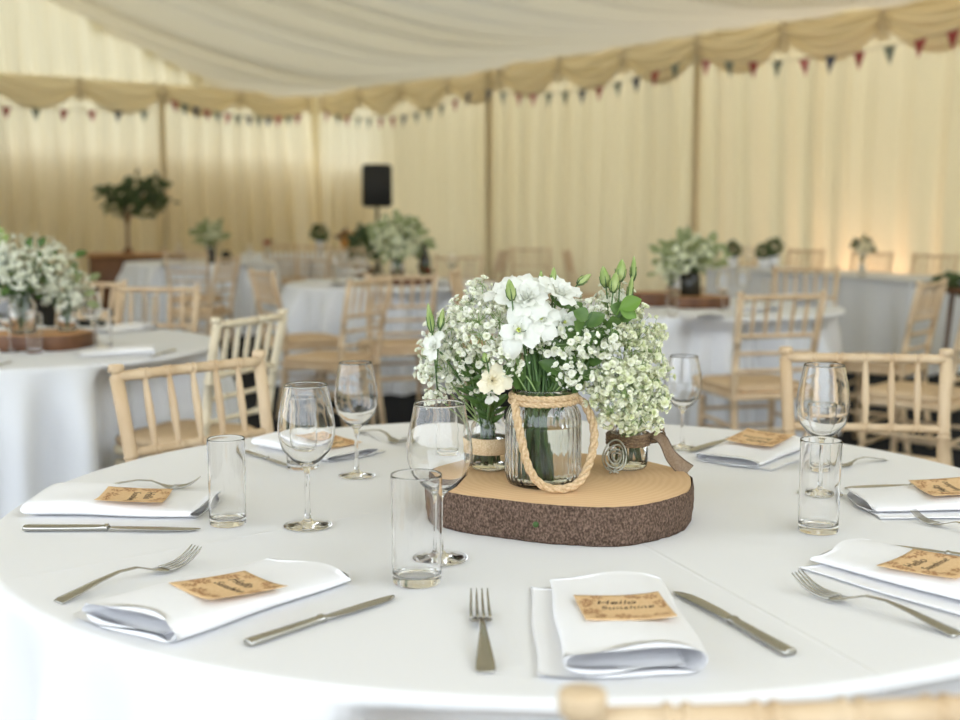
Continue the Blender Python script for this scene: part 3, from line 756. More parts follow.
# ------------------------------------------------------------------ log slice
SL = Vector((D(566, 1.965, .78), 1.975, ZT)); SH = .062
def slab_r(a):
    return .209*(1 + .035*math.cos(2*a+.2) + .045*math.cos(3*a+2.6) + .03*math.cos(4*a-.8) + .008*math.sin(9*a))
def make_slab():
    t = empty('log_slice', SL, 0, 'round slice of log with rough bark carrying the near flowers and jars', 'log slice')
    n = 140; m = MB(); v = []; rows = 9
    for j in range(rows+1):
        z = SH*j/rows
        for k in range(n):
            a = 2*PI*k/n; b = 1+.012*math.sin(PI*j/rows)+.014*(vn(k*1.1, j)-.5)-.012*(1-j/rows)
            if j in (0, rows): b -= .006
            v.append((slab_r(a)*b*math.cos(a), slab_r(a)*b*math.sin(a), z))
    f = [(j*n+k, j*n+(k+1) % n, (j+1)*n+(k+1) % n, (j+1)*n+k) for j in range(rows) for k in range(n)]
    f.append(tuple(range(n-1, -1, -1))); m.add(v, f); m.build('bark', M['bark'], t)
    m = MB(); v = [(slab_r(2*PI*k/n)*.985*math.cos(2*PI*k/n), slab_r(2*PI*k/n)*.985*math.sin(2*PI*k/n), SH-.004) for k in range(n)]
    v += [(slab_r(2*PI*k/n)*.982*math.cos(2*PI*k/n), slab_r(2*PI*k/n)*.982*math.sin(2*PI*k/n), SH+.0012) for k in range(n)]
    v += [(0, 0, SH+.0015)]
    f = [(k, (k+1) % n, n+(k+1) % n, n+k) for k in range(n)] + [(n+k, n+(k+1) % n, 2*n) for k in range(n)]
    m.add(v, f); m.build('cut_face', M['ring'], t)
    p = P(534, 523, ZT+.028); a = math.atan2(-.2, p.x-SL.x)
    a = math.atan2(-math.sqrt(max(0, .2**2-(p.x-SL.x)**2)), p.x-SL.x)
    v, f = ico(2); v = v*np.array((.005, .002, .005))+np.array((slab_r(a)*1.012*math.cos(a), slab_r(a)*1.012*math.sin(a), .030))
    tag(MB().add(v, f).build('lichen_spot', M['green'], t), 'small green spot on the bark')
make_slab()
ZS = ZT+SH+.0018

# ------------------------------------------------------------------ jars
def onslab(px, py): return P(px, py, ZS)
def rope_pts(pts, r, parent, name='rope', twist=95, strands=3, material='rope'):
    pts = spline(pts, 12)
    # resample densely
    cum = [0]
    for a, b in zip(pts, pts[1:]): cum.append(cum[-1]+(b-a).length)
    N_ = int(cum[-1]/.0022)
    P_ = []; i = 0
    for k in range(N_+1):
        s = cum[-1]*k/N_
        while i < len(cum)-2 and cum[i+1] < s: i += 1
        P_.append(pts[i].lerp(pts[i+1], (s-cum[i])/max(1e-9, cum[i+1]-cum[i])))
    P_, T, Nn = frame_pts(P_)
    m = MB()
    for q in range(strands):
        c = []
        for k, (p, t, n) in enumerate(zip(P_, T, Nn)):
            a = 2*PI*q/strands + twist*cum[-1]*k/N_*2
            c.append(p + (n*math.cos(a)+t.cross(n)*math.sin(a))*r*.52)
        m.add(*tube(c, r*.56, 7))
    return m.build(name, M[material], parent)
def jar_skin(prof, wall, n, rf=None, floor=.006):
    """closed glass skin from an outer profile"""
    out = [(.0005, 0)] + prof + [(prof[-1][0]-wall*.2, prof[-1][1]+wall*.3), (prof[-1][0]-wall*.8, prof[-1][1]+wall*.3)]
    inn = [(max(.001, r-wall), z) for r, z in prof[::-1] if z > floor+.002] + [(prof[0][0]*.98, floor+.001), (prof[0][0]*.9, floor), (prof[0][0]*.6, floor), (.0005, floor)]
    return lathe(out+inn, n, rf)
JM = onslab(543, 483)
def main_jar():
    p = JM
    t = empty('mason_jar', (p.x, p.y, ZS), 0, 'large ribbed glass jar with a rope handle, front of the log slice', 'jar')
    prof = [(.050, 0), (.057, .003), (.0605, .010), (.0615, .02), (.0615, .100), (.0600, .115), (.0560, .126), (.0490, .133), (.0465, .137), (.0465, .150), (.0480, .152), (.0480, .157)]
    rf = lambda a, z: 1 + (.014*math.cos(34*a) if .012 < z < .122 else 0)
    MB().add(*jar_skin(prof, .0028, 272, rf)).build('glass_body', M['glass'], t)
    MB().add(*lathe([(.0005, .0068), (.048, .0068), (.053, .009), (.0570, .014), (.0572, .03), (.0572, .096), (.0568, .0985), (.0560, .0990), (.0005, .0990)], 48)).build('water', M['water'], t)
    ring = [(.0520*math.cos(a), .0520*math.sin(a), .146) for a in [2*PI*k/16 for k in range(17)]]
    rope_pts(ring, .0052, t, 'neck_rope')
    ring = [(.0530*math.cos(a), .0530*math.sin(a), .137) for a in [2*PI*k/16+.3 for k in range(17)]]
    rope_pts(ring, .0048, t, 'neck_rope')
    # handle: front, slack loop from left of neck down and back up at right
    s = .00166
    loop = [(-.046, -.030, .141), (-.046, -.050, .125), (-.038, -.068, .085), (-.026, -.074, .040), (-.004, -.076, .013), (.030, -.074, .0078), (.058, -.060, .020), (.078, -.030, .060), (.080, -.012, .098), (.066, -.006, .132), (.052, -.004, .142)]
    rope_pts(loop, .0068, t, 'handle_rope', 60)
    return t
main_jar()
JL = onslab(489, 468)
def small_jar(p, label, h=.105, r=.033, band='hessian', bz=(.028, .056)):
    t = empty('glass_jar', (p.x, p.y, ZS), 0, label, 'jar')
    prof = [(r*.85, 0), (r*.97, .004), (r, .012), (r, h*.62), (r*.93, h*.72), (r*.78, h*.80), (r*.76, h*.95), (r*.80, h*.97), (r*.80, h)]
    MB().add(*jar_skin(prof, .0022, 44, None, .005)).build('glass_body', M['glass'], t)
    MB().add(*lathe([(.0005, .0058), (r*.86, .0058), (r*.915, .013), (r*.915, h*.5), (.0005, h*.5+.0002)], 36)).build('water', M['water'], t)
    m = MB(); m.add(*lathe([(r+.0006, bz[0]), (r+.0022, bz[0]+.001), (r+.0024, (bz[0]+bz[1])/2), (r+.0022, bz[1]-.001), (r+.0006, bz[1])], 44, lambda a, z: 1+.004*math.sin(a*9+z*200)))
    m.build('fabric_band', M[band], t)
    return t
small_jar(JL, 'small glass jar with a hessian band at the left back of the log slice')
JR = onslab(628, 467)
tR = small_jar(JR, 'small glass jar with dark twine and a ribbon at the right of the log slice', .085, .034, 'twine', (.040, .062))
for k in range(4):
    rope_pts([(.0375*math.cos(a), .0375*math.sin(a), .043+.005*k) for a in [2*PI*i/14 for i in range(15)]], .0022, tR, 'twine', 100, 2, 'twine')
def ribbon_bow():
    # organza ribbon tail from the jar band, over the slab edge
    w = .013
    c0 = Vector((JR.x, JR.y, ZS))
    m = MB(); me = MB()
    def strip(ctrl, wv, w0, w1):
        pts = spline(ctrl, 10); n = len(pts); vs = []
        for i, p in enumerate(pts):
            s = i/(n-1); ww = w0+(w1-w0)*s; wv_ = Vector(wv).normalized()
            for q in (-1, -.5, 0, .5, 1): vs.append(tuple(p + wv_*ww*q + Vector((0, -.002*math.cos(q*3+s*9), 0))))
        m.add(vs, [(i*5+k, i*5+k+1, (i+1)*5+k+1, (i+1)*5+k) for i in range(n-1) for k in range(4)])
        for q in (-1, 1): me.add(*tube([Vector(vs[i*5+(0 if q < 0 else 4)]) for i in range(n)], .0009, 5))
    strip([(.034, -.010, .052), (.043, -.022, .060), (.056, -.026, .052), (.068, -.028, .028), (.082, -.03, .012), (.100, -.032, -.002)], (.55, .1, .75), .006, .0135)
    strip([(.034, -.010, .052), (.052, -.02, .072), (.060, -.018, .064), (.048, -.014, .052), (.036, -.010, .050)], (0, .8, .4), .005, .009)
    o = m.build('ribbon', M['ribbon'], tR); me.build('ribbon_edge', M['ribbonedge'], o)
ribbon_bow()
def wire_swirl():
    p = onslab(614, 474)
    m = MB()
    c = Vector((0, 0, .028))
    for k, (r0, ph, sq) in enumerate(((.024, 0, 1.0), (.019, .5, .92), (.013, 1.1, .85), (.008, 2, .8))):
        pts = []
        for i in range(40):
            a = 2*PI*i/39*1.0 + ph; r = r0*(1-.05*i/39)
            pts.append((r*math.cos(a)*.9, .004*math.sin(a*2+k)-.003*k, .032+r*math.sin(a)*1.15*sq))
        m.add(*tube(pts, .0016, 6))
    m.add(*tube(spline([(-.002, 0, .030), (.002, .001, .014), (-.001, 0, .0018)], 6), .0017, 6))
    m.add(*tube(spline([(-.012, 0, .014), (-.003, .001, .006), (.008, 0, .0022)], 6), .0015, 6))
    m.add(*tube(spline([(.012, .004, .016), (.003, .001, .008), (-.008, .003, .0022)], 6), .0015, 6))
    o = m.build('wire_swirl', M['wire']); o.location = (p.x, p.y-.004, ZS); o.rotation_euler = (0, 0, .25)
    tag(o, 'grey coiled wire swirl ornament standing between the big and right jars', 'ornament')
wire_swirl()

# ------------------------------------------------------------------ flowers
IV1, IF1 = ico(1)
def floret_types():
    out = []
    for q in range(6):
        rr = random.Random(q+50)
        v = IV1.copy()
        for i in range(len(v)): v[i] *= 1 + rr.uniform(-.38, .22)
        v[:, 2] *= .85; out.append(v)
    return out
FT = floret_types()
# rosette floret: small ruffled petals (for near sprays)
def rosette(q):
    rr = random.Random(q+90); m = MB()
    for ringk, (n, r, tilt) in enumerate(((6, 1.0, .35), (5, .8, .85), (4, .5, 1.25))):
        for k in range(n):
            a = 2*PI*(k+.5*ringk)/n + rr.uniform(-.2, .2); ca, sa = math.cos(a), math.sin(a)
            ct, st = math.cos(tilt+rr.uniform(-.15, .15)), math.sin(tilt)
            L_ = r; w = .45*r+.1
            pts = []
            for (s, x) in ((0.05, -.25), (0.05, .25), (.6, 1.0), (.6, -1.0), (1.0, .65), (1.0, -.65)):
                u = L_*s; ww = w*x*(1 if s > .1 else .6); h = .12*s*s
                px_, pz_ = u*ct - h*st, u*st + h*ct
                pts.append((px_*ca - ww*sa, px_*sa + ww*ca, pz_-.3))
            m.add(pts, [(0, 1, 2, 3), (3, 2, 4, 5)])
    return np.vstack(m.v), m.f
RO = [rosette(q) for q in range(5)]
def rotrand(rr, up=None, amt=1.0):
    from mathutils import Euler
    return np.array(Euler((rr.uniform(-PI, PI)*amt, rr.uniform(-PI, PI)*amt, rr.uniform(-PI, PI))).to_matrix())
def toward(d, rr):
    z = Vector(d).normalized(); q = z.to_track_quat('Z', 'Y'); 
    return np.array((q.to_matrix() @ Matrix.Rotation(rr.uniform(0, 2*PI), 3, 'Z')))
def gyp_spray(base, centre, rad, n, label, group, seed, fmat='floret', size=.0062, sq=(1, 1, 1), name='gypsophila_spray'):
    rr = random.Random(seed)
    base = Vector(base); centre = Vector(centre)
    t = empty(name, base, 0, label, 'flower spray', group)
    fm = MB(); sm = MB()
    c = centre-base
    ax = c.normalized()
    nodes = []
    for k in range(max(4, n//14)):
        d = Vector((rr.gauss(0, 1), rr.gauss(0, 1), rr.gauss(0, 1))).normalized()*rad*rr.uniform(.15, .65)
        nodes.append(c + Vector((d.x*sq[0], d.y*sq[1], d.z*sq[2])) - ax*rad*.15)
    stem = spline([Vector((0, 0, 0)), c*.45+Vector((rr.uniform(-.006, .006), rr.uniform(-.006, .006), 0)), c - ax*rad*.75], 6)
    sm.add(*tube(stem, .0012, 5))
    for nd in nodes: sm.add(*tube([stem[-1], (stem[-1]+nd)/2+Vector((0, 0, .004)), nd], .0007, 4, False))
    for k in range(n):
        d = Vector((rr.gauss(0, 1), rr.gauss(0, 1), rr.gauss(0, 1))).normalized()*rad*(rr.random()**.45)*rr.uniform(.85, 1.12)
        p = c + Vector((d.x*sq[0], d.y*sq[1], d.z*sq[2]))
        s = size*rr.uniform(.6, 1.15)*(.55 if rr.random() < .22 else 1)
        near = min(nodes, key=lambda q: (q-p).length)
        sm.add(*tube([near, near.lerp(p, .6)+Vector((0, 0, -.002)), p], .00045, 3, False))
        if rr.random() < .72:
            v, f = RO[rr.randrange(5)]
            dd = d.normalized()+Vector((0, -.25, .35))
            fm.add((v*s) @ toward(dd, rr).T + np.array(p), f)
        else:
            fm.add((FT[rr.randrange(6)]*s*.62) @ rotrand(rr).T + np.array(p), IF1)
    sm.build('stems', M['fstem'], t)
    tag(fm.build('florets', M[fmat], t, smooth=False), kind='stuff')
    return t
def bloom(centre, face, size, label, base=None, pm='petal', openness=.5, seed=0, npet=16, centre_col=True, group=None):
    """lisianthus: spiral of ruffled petals, green sepals, a stem to base"""
    rr = random.Random(seed+500)
    centre = Vector(centre)
    t = empty('lisianthus', centre, 0, label, 'flower', group)
    q = Vector(face).normalized().to_track_quat('Z', 'Y').to_matrix()
    m = MB()
    for k in range(npet):
        s = k/(npet-1)           # 0 inner .. 1 outer
        a = k*2.399963
        r0 = size*(.04+.10*s)
        L_ = size*(.55+.5*s)
        lean = (.10 + (1.15*openness+.25)*s)          # from upright
        w = size*(.32+.22*s)
        nu, nv = 6, 6; v = []
        ruf = rr.uniform(0, 6)
        for j in range(nv+1):
            b = j/nv
            th = lean*(.35+.65*b*1.15)+ .25*b*b*s
            rad = r0 + L_*b*math.sin(th)*.9; zz = L_*b*math.cos(th)*.85 - size*.35
            wid = w*(.35+.75*math.sin(min(1, b*1.05+.12)*PI*.62))*(1-.35*max(0, b-.8)*3)
            for i in range(nu+1):
                x = (i/nu-.5)*2
                ang_ = x*wid/(max(.35*size, rad+.18*size))
                rr_ = rad - size*.05*abs(x)**2 + size*.022*math.sin(x*6+ruf)*b*b*2
                z2 = zz - size*.09*x*x*b + size*.025*math.cos(x*7+ruf)*b*b*2
                aa = a+ang_
                v.append((rr_*math.cos(aa), rr_*math.sin(aa), z2))
        f = [(j*(nu+1)+i, j*(nu+1)+i+1, (j+1)*(nu+1)+i+1, (j+1)*(nu+1)+i) for j in range(nv) for i in range(nu)]
        m.add(v, f)
    m.xf(q.to_4x4()); m.build('petals', M[pm], t)
    if centre_col:
        m = MB()
        for k in range(7):
            a = 2*PI*k/7; rr0 = size*.07
            v, f = tube([(0, 0, -size*.3), (rr0*.6*math.cos(a), rr0*.6*math.sin(a), -size*.1), (rr0*math.cos(a), rr0*math.sin(a), size*.03)], [size*.012, size*.012, size*.03], 5)
            m.add(v, f)
        m.xf(q.to_4x4()); m.build('stamens', M['yellow'], t)
    m = MB()
    for k in range(5):
        a = 2*PI*k/5; pts = [(0, 0, -size*.42), (size*.14*math.cos(a), size*.14*math.sin(a), -size*.30), (size*.26*math.cos(a), size*.26*math.sin(a), -size*.02)]
        m.add(*tube(pts, [size*.03, size*.035, size*.006], 5))
    m.xf(q.to_4x4())
    if base is not None:
        b = Vector(base)-centre; s0 = q @ Vector((0, 0, -size*.4))
        m.add(*tube(spline([s0, s0*1.6+b*.12, b*.55+s0*.4, b], 6), .0019, 6))
    m.build('stem', M['stem'], t)
    return t
def bud(base, tip, r, label, group=None, seed=0):
    """long pointed lisianthus bud on its stalk; base..tip of the bud"""
    base = Vector(base); tip = Vector(tip)
    t = empty('lisianthus_bud', base, 0, label, 'flower bud', group)
    d = tip-base; L_ = d.length; q = d.normalized().to_track_quat('Z', 'Y').to_matrix().to_4x4()
    prof = [(.0004, 0), (r*.55, L_*.05), (r*.95, L_*.25), (r, L_*.42), (r*.75, L_*.68), (r*.4, L_*.88), (.0004, L_)]
    m = MB(); v, f = lathe(prof, 14); v = np.array(v)
    a = np.arctan2(v[:, 1], v[:, 0]); k = 1+.12*np.sin(5*a+v[:, 2]/L_*5); v[:, 0] *= k; v[:, 1] *= k
    m.add(v, f).xf(q); m.build('petals', M['bud'], t)
    m = MB()
    for k in range(5):
        a = 2*PI*k/5
        m.add(*tube([(r*.3*math.cos(a), r*.3*math.sin(a), -.001), (r*.95*math.cos(a), r*.95*math.sin(a), L_*.22), (r*1.1*math.cos(a), r*1.1*math.sin(a), L_*.55)], [.0014, .0012, .0004], 4))
    m.xf(q)
    m.add(*tube([(0, 0, 0), (-d*.5)+Vector((0, 0, -.006)), -d*1.3+Vector((0, .004, -.035))], .0014, 5))
    m.build('sepals', M['stem'], t)
    return t
def leaf_mesh(m, p, d, L_, w, nrm=(0, -1, .4), curl=.2):
    d = Vector(d).normalized(); n = Vector(nrm); s = d.cross(n).normalized(); n = s.cross(d)
    v = []
    for j in range(9):
        b = j/8; ww = w*math.sin(PI*min(1, b*.97+.02))**.8
        c = Vector(p)+d*L_*b - n*curl*L_*b*b
        for x in (-1, -.5, 0, .5, 1): v.append(tuple(c+s*ww*x+n*ww*.25*abs(x)))
    m.add(v, [(j*5+i, j*5+i+1, (j+1)*5+i+1, (j+1)*5+i) for j in range(8) for i in range(4)])
def at3(px, py, Y): return Vector((D(px, Y, ZY(py, Y)), Y, ZY(py, Y)))
mouthM = Vector((JM.x, JM.y, ZS+.150)); mouthL = Vector((JL.x, JL.y, ZS+.095)); mouthR = Vector((JR.x, JR.y, ZS+.075))
def jit(v, s, rr): return v+Vector((rr.uniform(-s, s), rr.uniform(-s, s), 0))
rr = random.Random(11)
# sprays: (px, py, Y, radius_px, n)
G_A = "baby's breath sprays of the small left jar"; G_B = "baby's breath sprays of the big ribbed jar"; G_C = "baby's breath sprays of the small right jar"
left = [(426, 372, 1.98, 13, 30), (434, 396, 1.98, 13, 24), (445, 335, 2.00, 26, 70), (438, 362, 1.99, 22, 60), (470, 352, 1.97, 26, 80), (462, 376, 2.02, 24, 70), (482, 372, 2.0, 20, 50), (428, 350, 2.05, 14, 26), (455, 318, 2.06, 20, 45)]
mid = [(470, 312, 1.97, 24, 75), (487, 330, 1.92, 26, 85), (510, 352, 1.90, 22, 70), (500, 310, 2.02, 28, 70), (545, 340, 1.92, 26, 85), (575, 345, 1.90, 26, 90), (560, 318, 1.98, 26, 80), (590, 315, 1.95, 26, 85), (615, 300, 2.0, 22, 70),
       (530, 315, 2.0, 26, 70), (600, 338, 1.90, 24, 80), (572, 372, 1.90, 20, 55), (478, 291, 2.0, 14, 40), (500, 375, 1.95, 16, 34), (530, 366, 1.96, 22, 36)]
right = [(630, 322, 1.98, 26, 90), (645, 345, 1.97, 26, 95), (620, 350, 1.93, 26, 90), (608, 372, 1.92, 25, 90), (635, 378, 1.92, 26, 95), (650, 398, 1.95, 22, 80), (618, 398, 1.90, 24, 90), (596, 392, 1.93, 20, 60), (655, 372, 1.99, 20, 60), (640, 412, 1.92, 20, 70), (605, 415, 1.93, 15, 34), (655, 330, 2.02, 14, 30), (660, 400, 1.94, 14, 40), (655, 425, 1.95, 10, 20), (628, 425, 1.92, 12, 26)]
for grp, lst, mo, lab in ((G_A, left, mouthL, "spray of tiny white baby's breath flowers rising from the small left jar"), (G_B, mid, mouthM, "spray of tiny white baby's breath flowers in the big ribbed jar"), (G_C, right, mouthR, "spray of tiny cream baby's breath flowers spilling over the small right jar")):
    for i, (px, py, Y, r, n) in enumerate(lst):
        gyp_spray(jit(mo, .012, rr)-Vector((0, 0, .03)), at3(px, py, Y), r/590, int(n*1.3), lab, grp, i*13+len(lab), 'floretg' if mo is mouthR else 'floret', .0068)
base = lambda: jit(mouthM, .02, rr)-Vector((0, 0, .02))
bloom(at3(525, 296, 1.90), (-.1, -.75, .75), .050, 'large open white rose-like bloom at the top centre of the near bouquet', base(), seed=1, openness=.55, npet=20, centre_col=False)
bloom(at3(560, 291, 1.91), (.35, -.5, .9), .043, 'white bloom at the top right of the centre bloom, buds behind it', base(), seed=2, openness=.35, npet=16, centre_col=False)
bloom(at3(503, 292, 1.94), (-.6, -.4, .9), .042, 'white bloom at the top left of the near bouquet', base(), seed=3, openness=.35, npet=15, centre_col=False)
bloom(at3(519, 330, 1.865), (-.15, -1, .28), .044, 'flat open white bloom with a yellow-green eye, facing us', base(), seed=4, openness=1.0, npet=9)
bloom(at3(541, 318, 1.88), (.1, -.8, .55), .036, 'half open white bloom right of the one with the yellow-green eye', base(), seed=5, openness=.6, npet=11)
bloom(at3(565, 322, 1.90), (.5, -.8, .2), .030, 'small white bloom tucked below the top right bloom', base(), seed=6, openness=.5, npet=10)
bl = lambda: jit(mouthL, .01, rr)-Vector((0, 0, .02))
bloom(at3(494, 380, 1.90), (.25, -1, .25), .031, 'small cream-centred rose bloom low in front of the small left jar', bl(), pm='cream', seed=7, openness=.45, npet=14, centre_col=False)
bloom(at3(432, 346, 1.95), (-.6, -.6, .4), .028, 'white bloom at the far left tip of the near bouquet', bl(), seed=8, openness=.5, npet=12, centre_col=False)
bloom(at3(492, 396, 1.91), (0, -.7, -.5), .019, 'small white bloom hanging just under the cream rose', bl(), seed=9, openness=.2, npet=8, centre_col=False)
BG = 'pale green buds standing up from the near bouquet'
for i, (x0, y0, x1, y1, Y, r, lab) in enumerate((
    (606, 287, 603, 266, 1.97, .0085, 'leftmost green bud of the upright bunch at the bouquet top right'),
    (613, 292, 616, 272, 1.95, .0085, 'lowest green bud in the middle of the upright bunch'),
    (620, 281, 622, 259, 1.97, .0090, 'fat yellow-green bud near the middle of the upright bunch'),
    (629, 300, 632, 276, 1.97, .0052, 'slim dark green bud low at the right of the upright bunch'),
    (633, 280, 634, 256, 1.98, .0052, 'slim green bud, topmost of the upright bunch'),
    (553, 285, 554, 267, 1.93, .0055, 'short yellow-green bud above the two top blooms'),
    (541, 283, 541, 270, 1.93, .0035, 'tiny pale bud tip above the centre bloom'),
    (578, 284, 591, 274, 1.94, .0065, 'pale green bud slanting right of the top right bloom'),
    (512, 300, 509, 279, 1.88, .0080, 'long pale bud in front of the top left bloom'),
    (432, 332, 428, 303, 1.96, .0060, 'green bud pointing up at the far left tip of the bouquet'),
    (440, 328, 443, 309, 1.96, .0055, 'green bud just right of the far left one'),
    (487, 362, 484, 352, 1.90, .0060, 'small yellowish bud above the cream rose'))):
    bud(at3(x0, y0, Y), at3(x1, y1, Y), r, lab, BG, i)
# greenery: leafy stems
def greenery(px, py, Y, label, seed, n=10, s=.03, mo=mouthM, mname='green', w=.38, group=None):
    r_ = random.Random(seed); c = at3(px, py, Y); b = jit(mo, .015, r_)-Vector((0, 0, .06))
    t = empty('foliage_sprig', b, 0, label, 'foliage', group)
    m = MB(); st = spline([Vector((0, 0, 0)), (c-b)*.5+Vector((0, 0, .01)), c-b], 8)
    ms = MB().add(*tube(st, .0016, 6)); ms.build('stem', M['stem'], t)
    for k in range(n):
        p = st[int(len(st)*(.45+.55*k/n))-1]; a = k*2.4+r_.random()
        leaf_mesh(m, p, (math.cos(a), math.sin(a)*.6-.3, .6), s*r_.uniform(.7, 1.2), s*w, (0, -1, .5), .25)
    m.build('leaves', M[mname], t)
GG = 'leafy green stems in the near bouquet'
for i, a in enumerate(((627, 306, 1.90), (592, 312, 1.88), (572, 318, 1.92), (600, 330, 1.91), (585, 362, 1.92), (575, 300, 1.93), (512, 372, 1.92))):
    greenery(*a, 'leafy dark green stem among the white flowers of the big ribbed jar', 70+i, group=GG, s=.034)
for i, a in enumerate(((468, 372, 1.96), (478, 360, 1.95), (462, 352, 1.97), (498, 398, 1.97))):
    greenery(*a, 'leafy green stem rising from the small left jar', 170+i, group='leafy green stems in the small left jar', s=.030, mo=mouthL, w=.13, n=16)
t_ = MB(); lp = at3(620, 308, 1.885)
leaf_mesh(t_, (0, 0, 0), (.8, -.1, .35), .036, .013, (0, -1, .3), .1); leaf_mesh(t_, (0, 0, 0), (.7, -.1, -.4), .030, .010, (0, -1, .3), .1)
t_.add(*tube([(0, 0, 0), (-.01, .02, -.03), (-.03, .03, -.09)], .0015, 5))
o = t_.build('broad_leaf', M['bright']); o.location = lp; tag(o, 'broad bright green leaf below the upright bunch of buds', 'leaf')
# stems standing in the jars
def jar_stems(J, r, h, n, label, seed, leafy=True):
    rr_ = random.Random(seed); m = MB(); ml = MB()
    t = empty('stem_bundle', (J.x, J.y, ZS+.0065), 0, label, 'stems')
    for k in range(n):
        a = rr_.uniform(0, 2*PI); q = rr_.random()**.5*r; a2 = a+rr_.uniform(2, 4)
        b = Vector((q*math.cos(a), q*math.sin(a), .003)); w_ = r*rr_.uniform(-.75, .75); e = Vector((w_, .5*r*rr_.uniform(-1, 1), h*rr_.uniform(.8, 1)))
        m.add(*tube([b, b.lerp(e, .5)+Vector((rr_.uniform(-.003, .003),)*3), e], rr_.uniform(.0014, .0026), 6))
        if leafy and k % 2 == 0:
            p = b.lerp(e, rr_.uniform(.35, .95)); a = rr_.uniform(0, 2*PI)
            leaf_mesh(ml, p, (math.cos(a)*.4, math.sin(a)*.4, .9), min(.035, h*.25), .004, (math.cos(a+1.5), math.sin(a+1.5), 0), .05)
    m.build('stems', M['stem'], t)
    if ml.v: ml.build('leaves', M['green'], t)
jar_stems(Vector((JM.x-.012, JM.y-.005, 0)), .026, .250, 30, 'bundle of green flower stems standing in the big ribbed jar', 5)
jar_stems(JL, .020, .125, 14, 'bundle of green stems standing in the small left jar', 6)
jar_stems(JR, .020, .10, 14, 'bundle of stems standing in the small right jar', 7, False)

# ------------------------------------------------------------------ background table dressing
def log_far(x, y, z, r, h, label, group=None, side='bark', top='warmwood', sy=.8):
    t = empty('log_slice', (x, y, z), 0, label, 'log slice', group)
    f_ = lambda a, zz: 1+.05*math.sin(3*a+x)+.03*math.sin(5*a)
    MB().add(*lathe([(.001, 0), (r*.98, 0), (r, h*.2), (r, h*.8), (r*.985, h)], 40, f_)).build('bark', M[side], t)
    MB().add(*lathe([(r*.985, h*.98), (r*.97, h+.001), (.001, h+.0015)], 40, f_)).build('cut_face', M[top], t)
    t.scale = (1, sy, 1)
    return z+h+.002
def far_bouquet(x, y, z, label, w, h, n, fm='floret', lm='paleleaf', seed=0, size=.012, stemh=.1, nl=30, group=None, down=.15, lsize=.05):
    r_ = random.Random(seed); t = empty('flower_bouquet', (x, y, z), 0, label, 'bouquet', group)
    fm_ = MB(); lm_ = MB(); sm_ = MB()
    for k in range(n):
        d = Vector((r_.gauss(0, 1), r_.gauss(0, 1), r_.gauss(0, 1))).normalized()*(r_.random()**.4)
        p = Vector((d.x*w, d.y*w, stemh+h*.5+d.z*h*.55)); s = size*r_.uniform(.6, 1.3)
        v, f = RO[r_.randrange(5)]
        fm_.add((v*s) @ toward(d+Vector((0, -.2, .4)), r_).T + np.array(p), f)
        if k % 5 == 0: sm_.add(*tube([(0, 0, .004), (d.x*w*.2, d.y*w*.2, stemh), p], .0012, 4, False))
    for k in range(nl):
        d = Vector((r_.gauss(0, 1), r_.gauss(0, 1), r_.gauss(.25, .8))).normalized()*(.5+.6*r_.random())
        p = Vector((d.x*w*.9, d.y*w*.9, stemh+h*.45+d.z*h*.55))
        leaf_mesh(lm_, p, (d.x, d.y, d.z+.3), lsize*r_.uniform(.7, 1.3), lsize*.33, (0, -1, .5), .2)
        sm_.add(*tube([(0, 0, .004), (d.x*w*.2, d.y*w*.2, stemh), p], .0015, 4, False))
    if sm_.v: sm_.build('stems', M['stem'], t)
    if lm_.v: tag(lm_.build('leaves', M[lm], t), kind='stuff')
    if fm_.v: tag(fm_.build('florets', M[fm], t, smooth=False), kind='stuff')
    return t
def vase(x, y, z, r, h, label, material='glass', group=None, name='glass_jar', cat='jar'):
    prof = [(r*.9, 0), (r, .006), (r, h*.72), (r*.72, h*.84), (r*.75, h)]
    o = MB().add(*jar_skin(prof, .003, 28, None, .006)).build(name, M[material]); o.location = (x, y, z)
    return tag(o, label, cat, group)
# left table
x, y = D(42, 4.62, .78), 4.55
zt = log_far(x+.02, y, ZT, .20, .055, 'log slice with orange cut face under the left table bouquet', None, 'darkwood')
vase(x-.02, y-.06, zt, .05, .15, 'glass jar holding the large bouquet on the left table')
far_bouquet(x-.03, y-.06, zt, "large loose bouquet of white baby's breath on the left table", .22, .22, 700, 'floret', 'green', 3, .009, .15, 26)
far_bouquet(x+.11, y+.04, zt, 'smaller white bouquet at the right of the left table arrangement', .11, .17, 260, 'floret', 'paleleaf', 4, .009, .08, 12)
vase(x+.11, y+.04, zt, .035, .09, 'small glass jar right of the big one on the left table')
bloom(Vector((D(6, 4.5, 1.1), 4.45, 1.10)), (.2, -1, .3), .05, 'white bloom with greenery at the left edge of the picture', seed=31)
bloom(Vector((D(2, 4.5, 1.1), 4.48, 1.17)), (-.2, -1, .3), .045, 'yellowish green bloom, topmost at the left edge of the picture', seed=32, pm='bud')
GTL = 'glasses on the left table'
for (px, py, k, lab) in ((93, 343, wine, 'blurred wine glass right of the log slice on the left table'), (104, 348, tumb, 'blurred tumbler right of the log slice on the left table'), (35, 353, tumb, 'blurred tumbler in front of the left log slice'), (10, 352, wine, 'blurred wine glass in front of the left log slice'),
                         (150, 330, tumb, 'blurred tumbler at the far right rim of the left table'), (78, 330, wine, 'blurred wine glass behind the left log slice')):
    gl(k, px, py, lab, GTL)
GNL = 'napkins on the left table'
def fnap(px, py, rz, lab, grp, s=.9):
    p = P(px, py, ZT); napB((p.x, p.y, ZT), rz, lab, grp, s)
fnap(117, 354, 1.9, 'bright white napkin at the right front of the left table', GNL); fnap(122, 331, 2.6, 'white napkin at the right back of the left table', GNL)
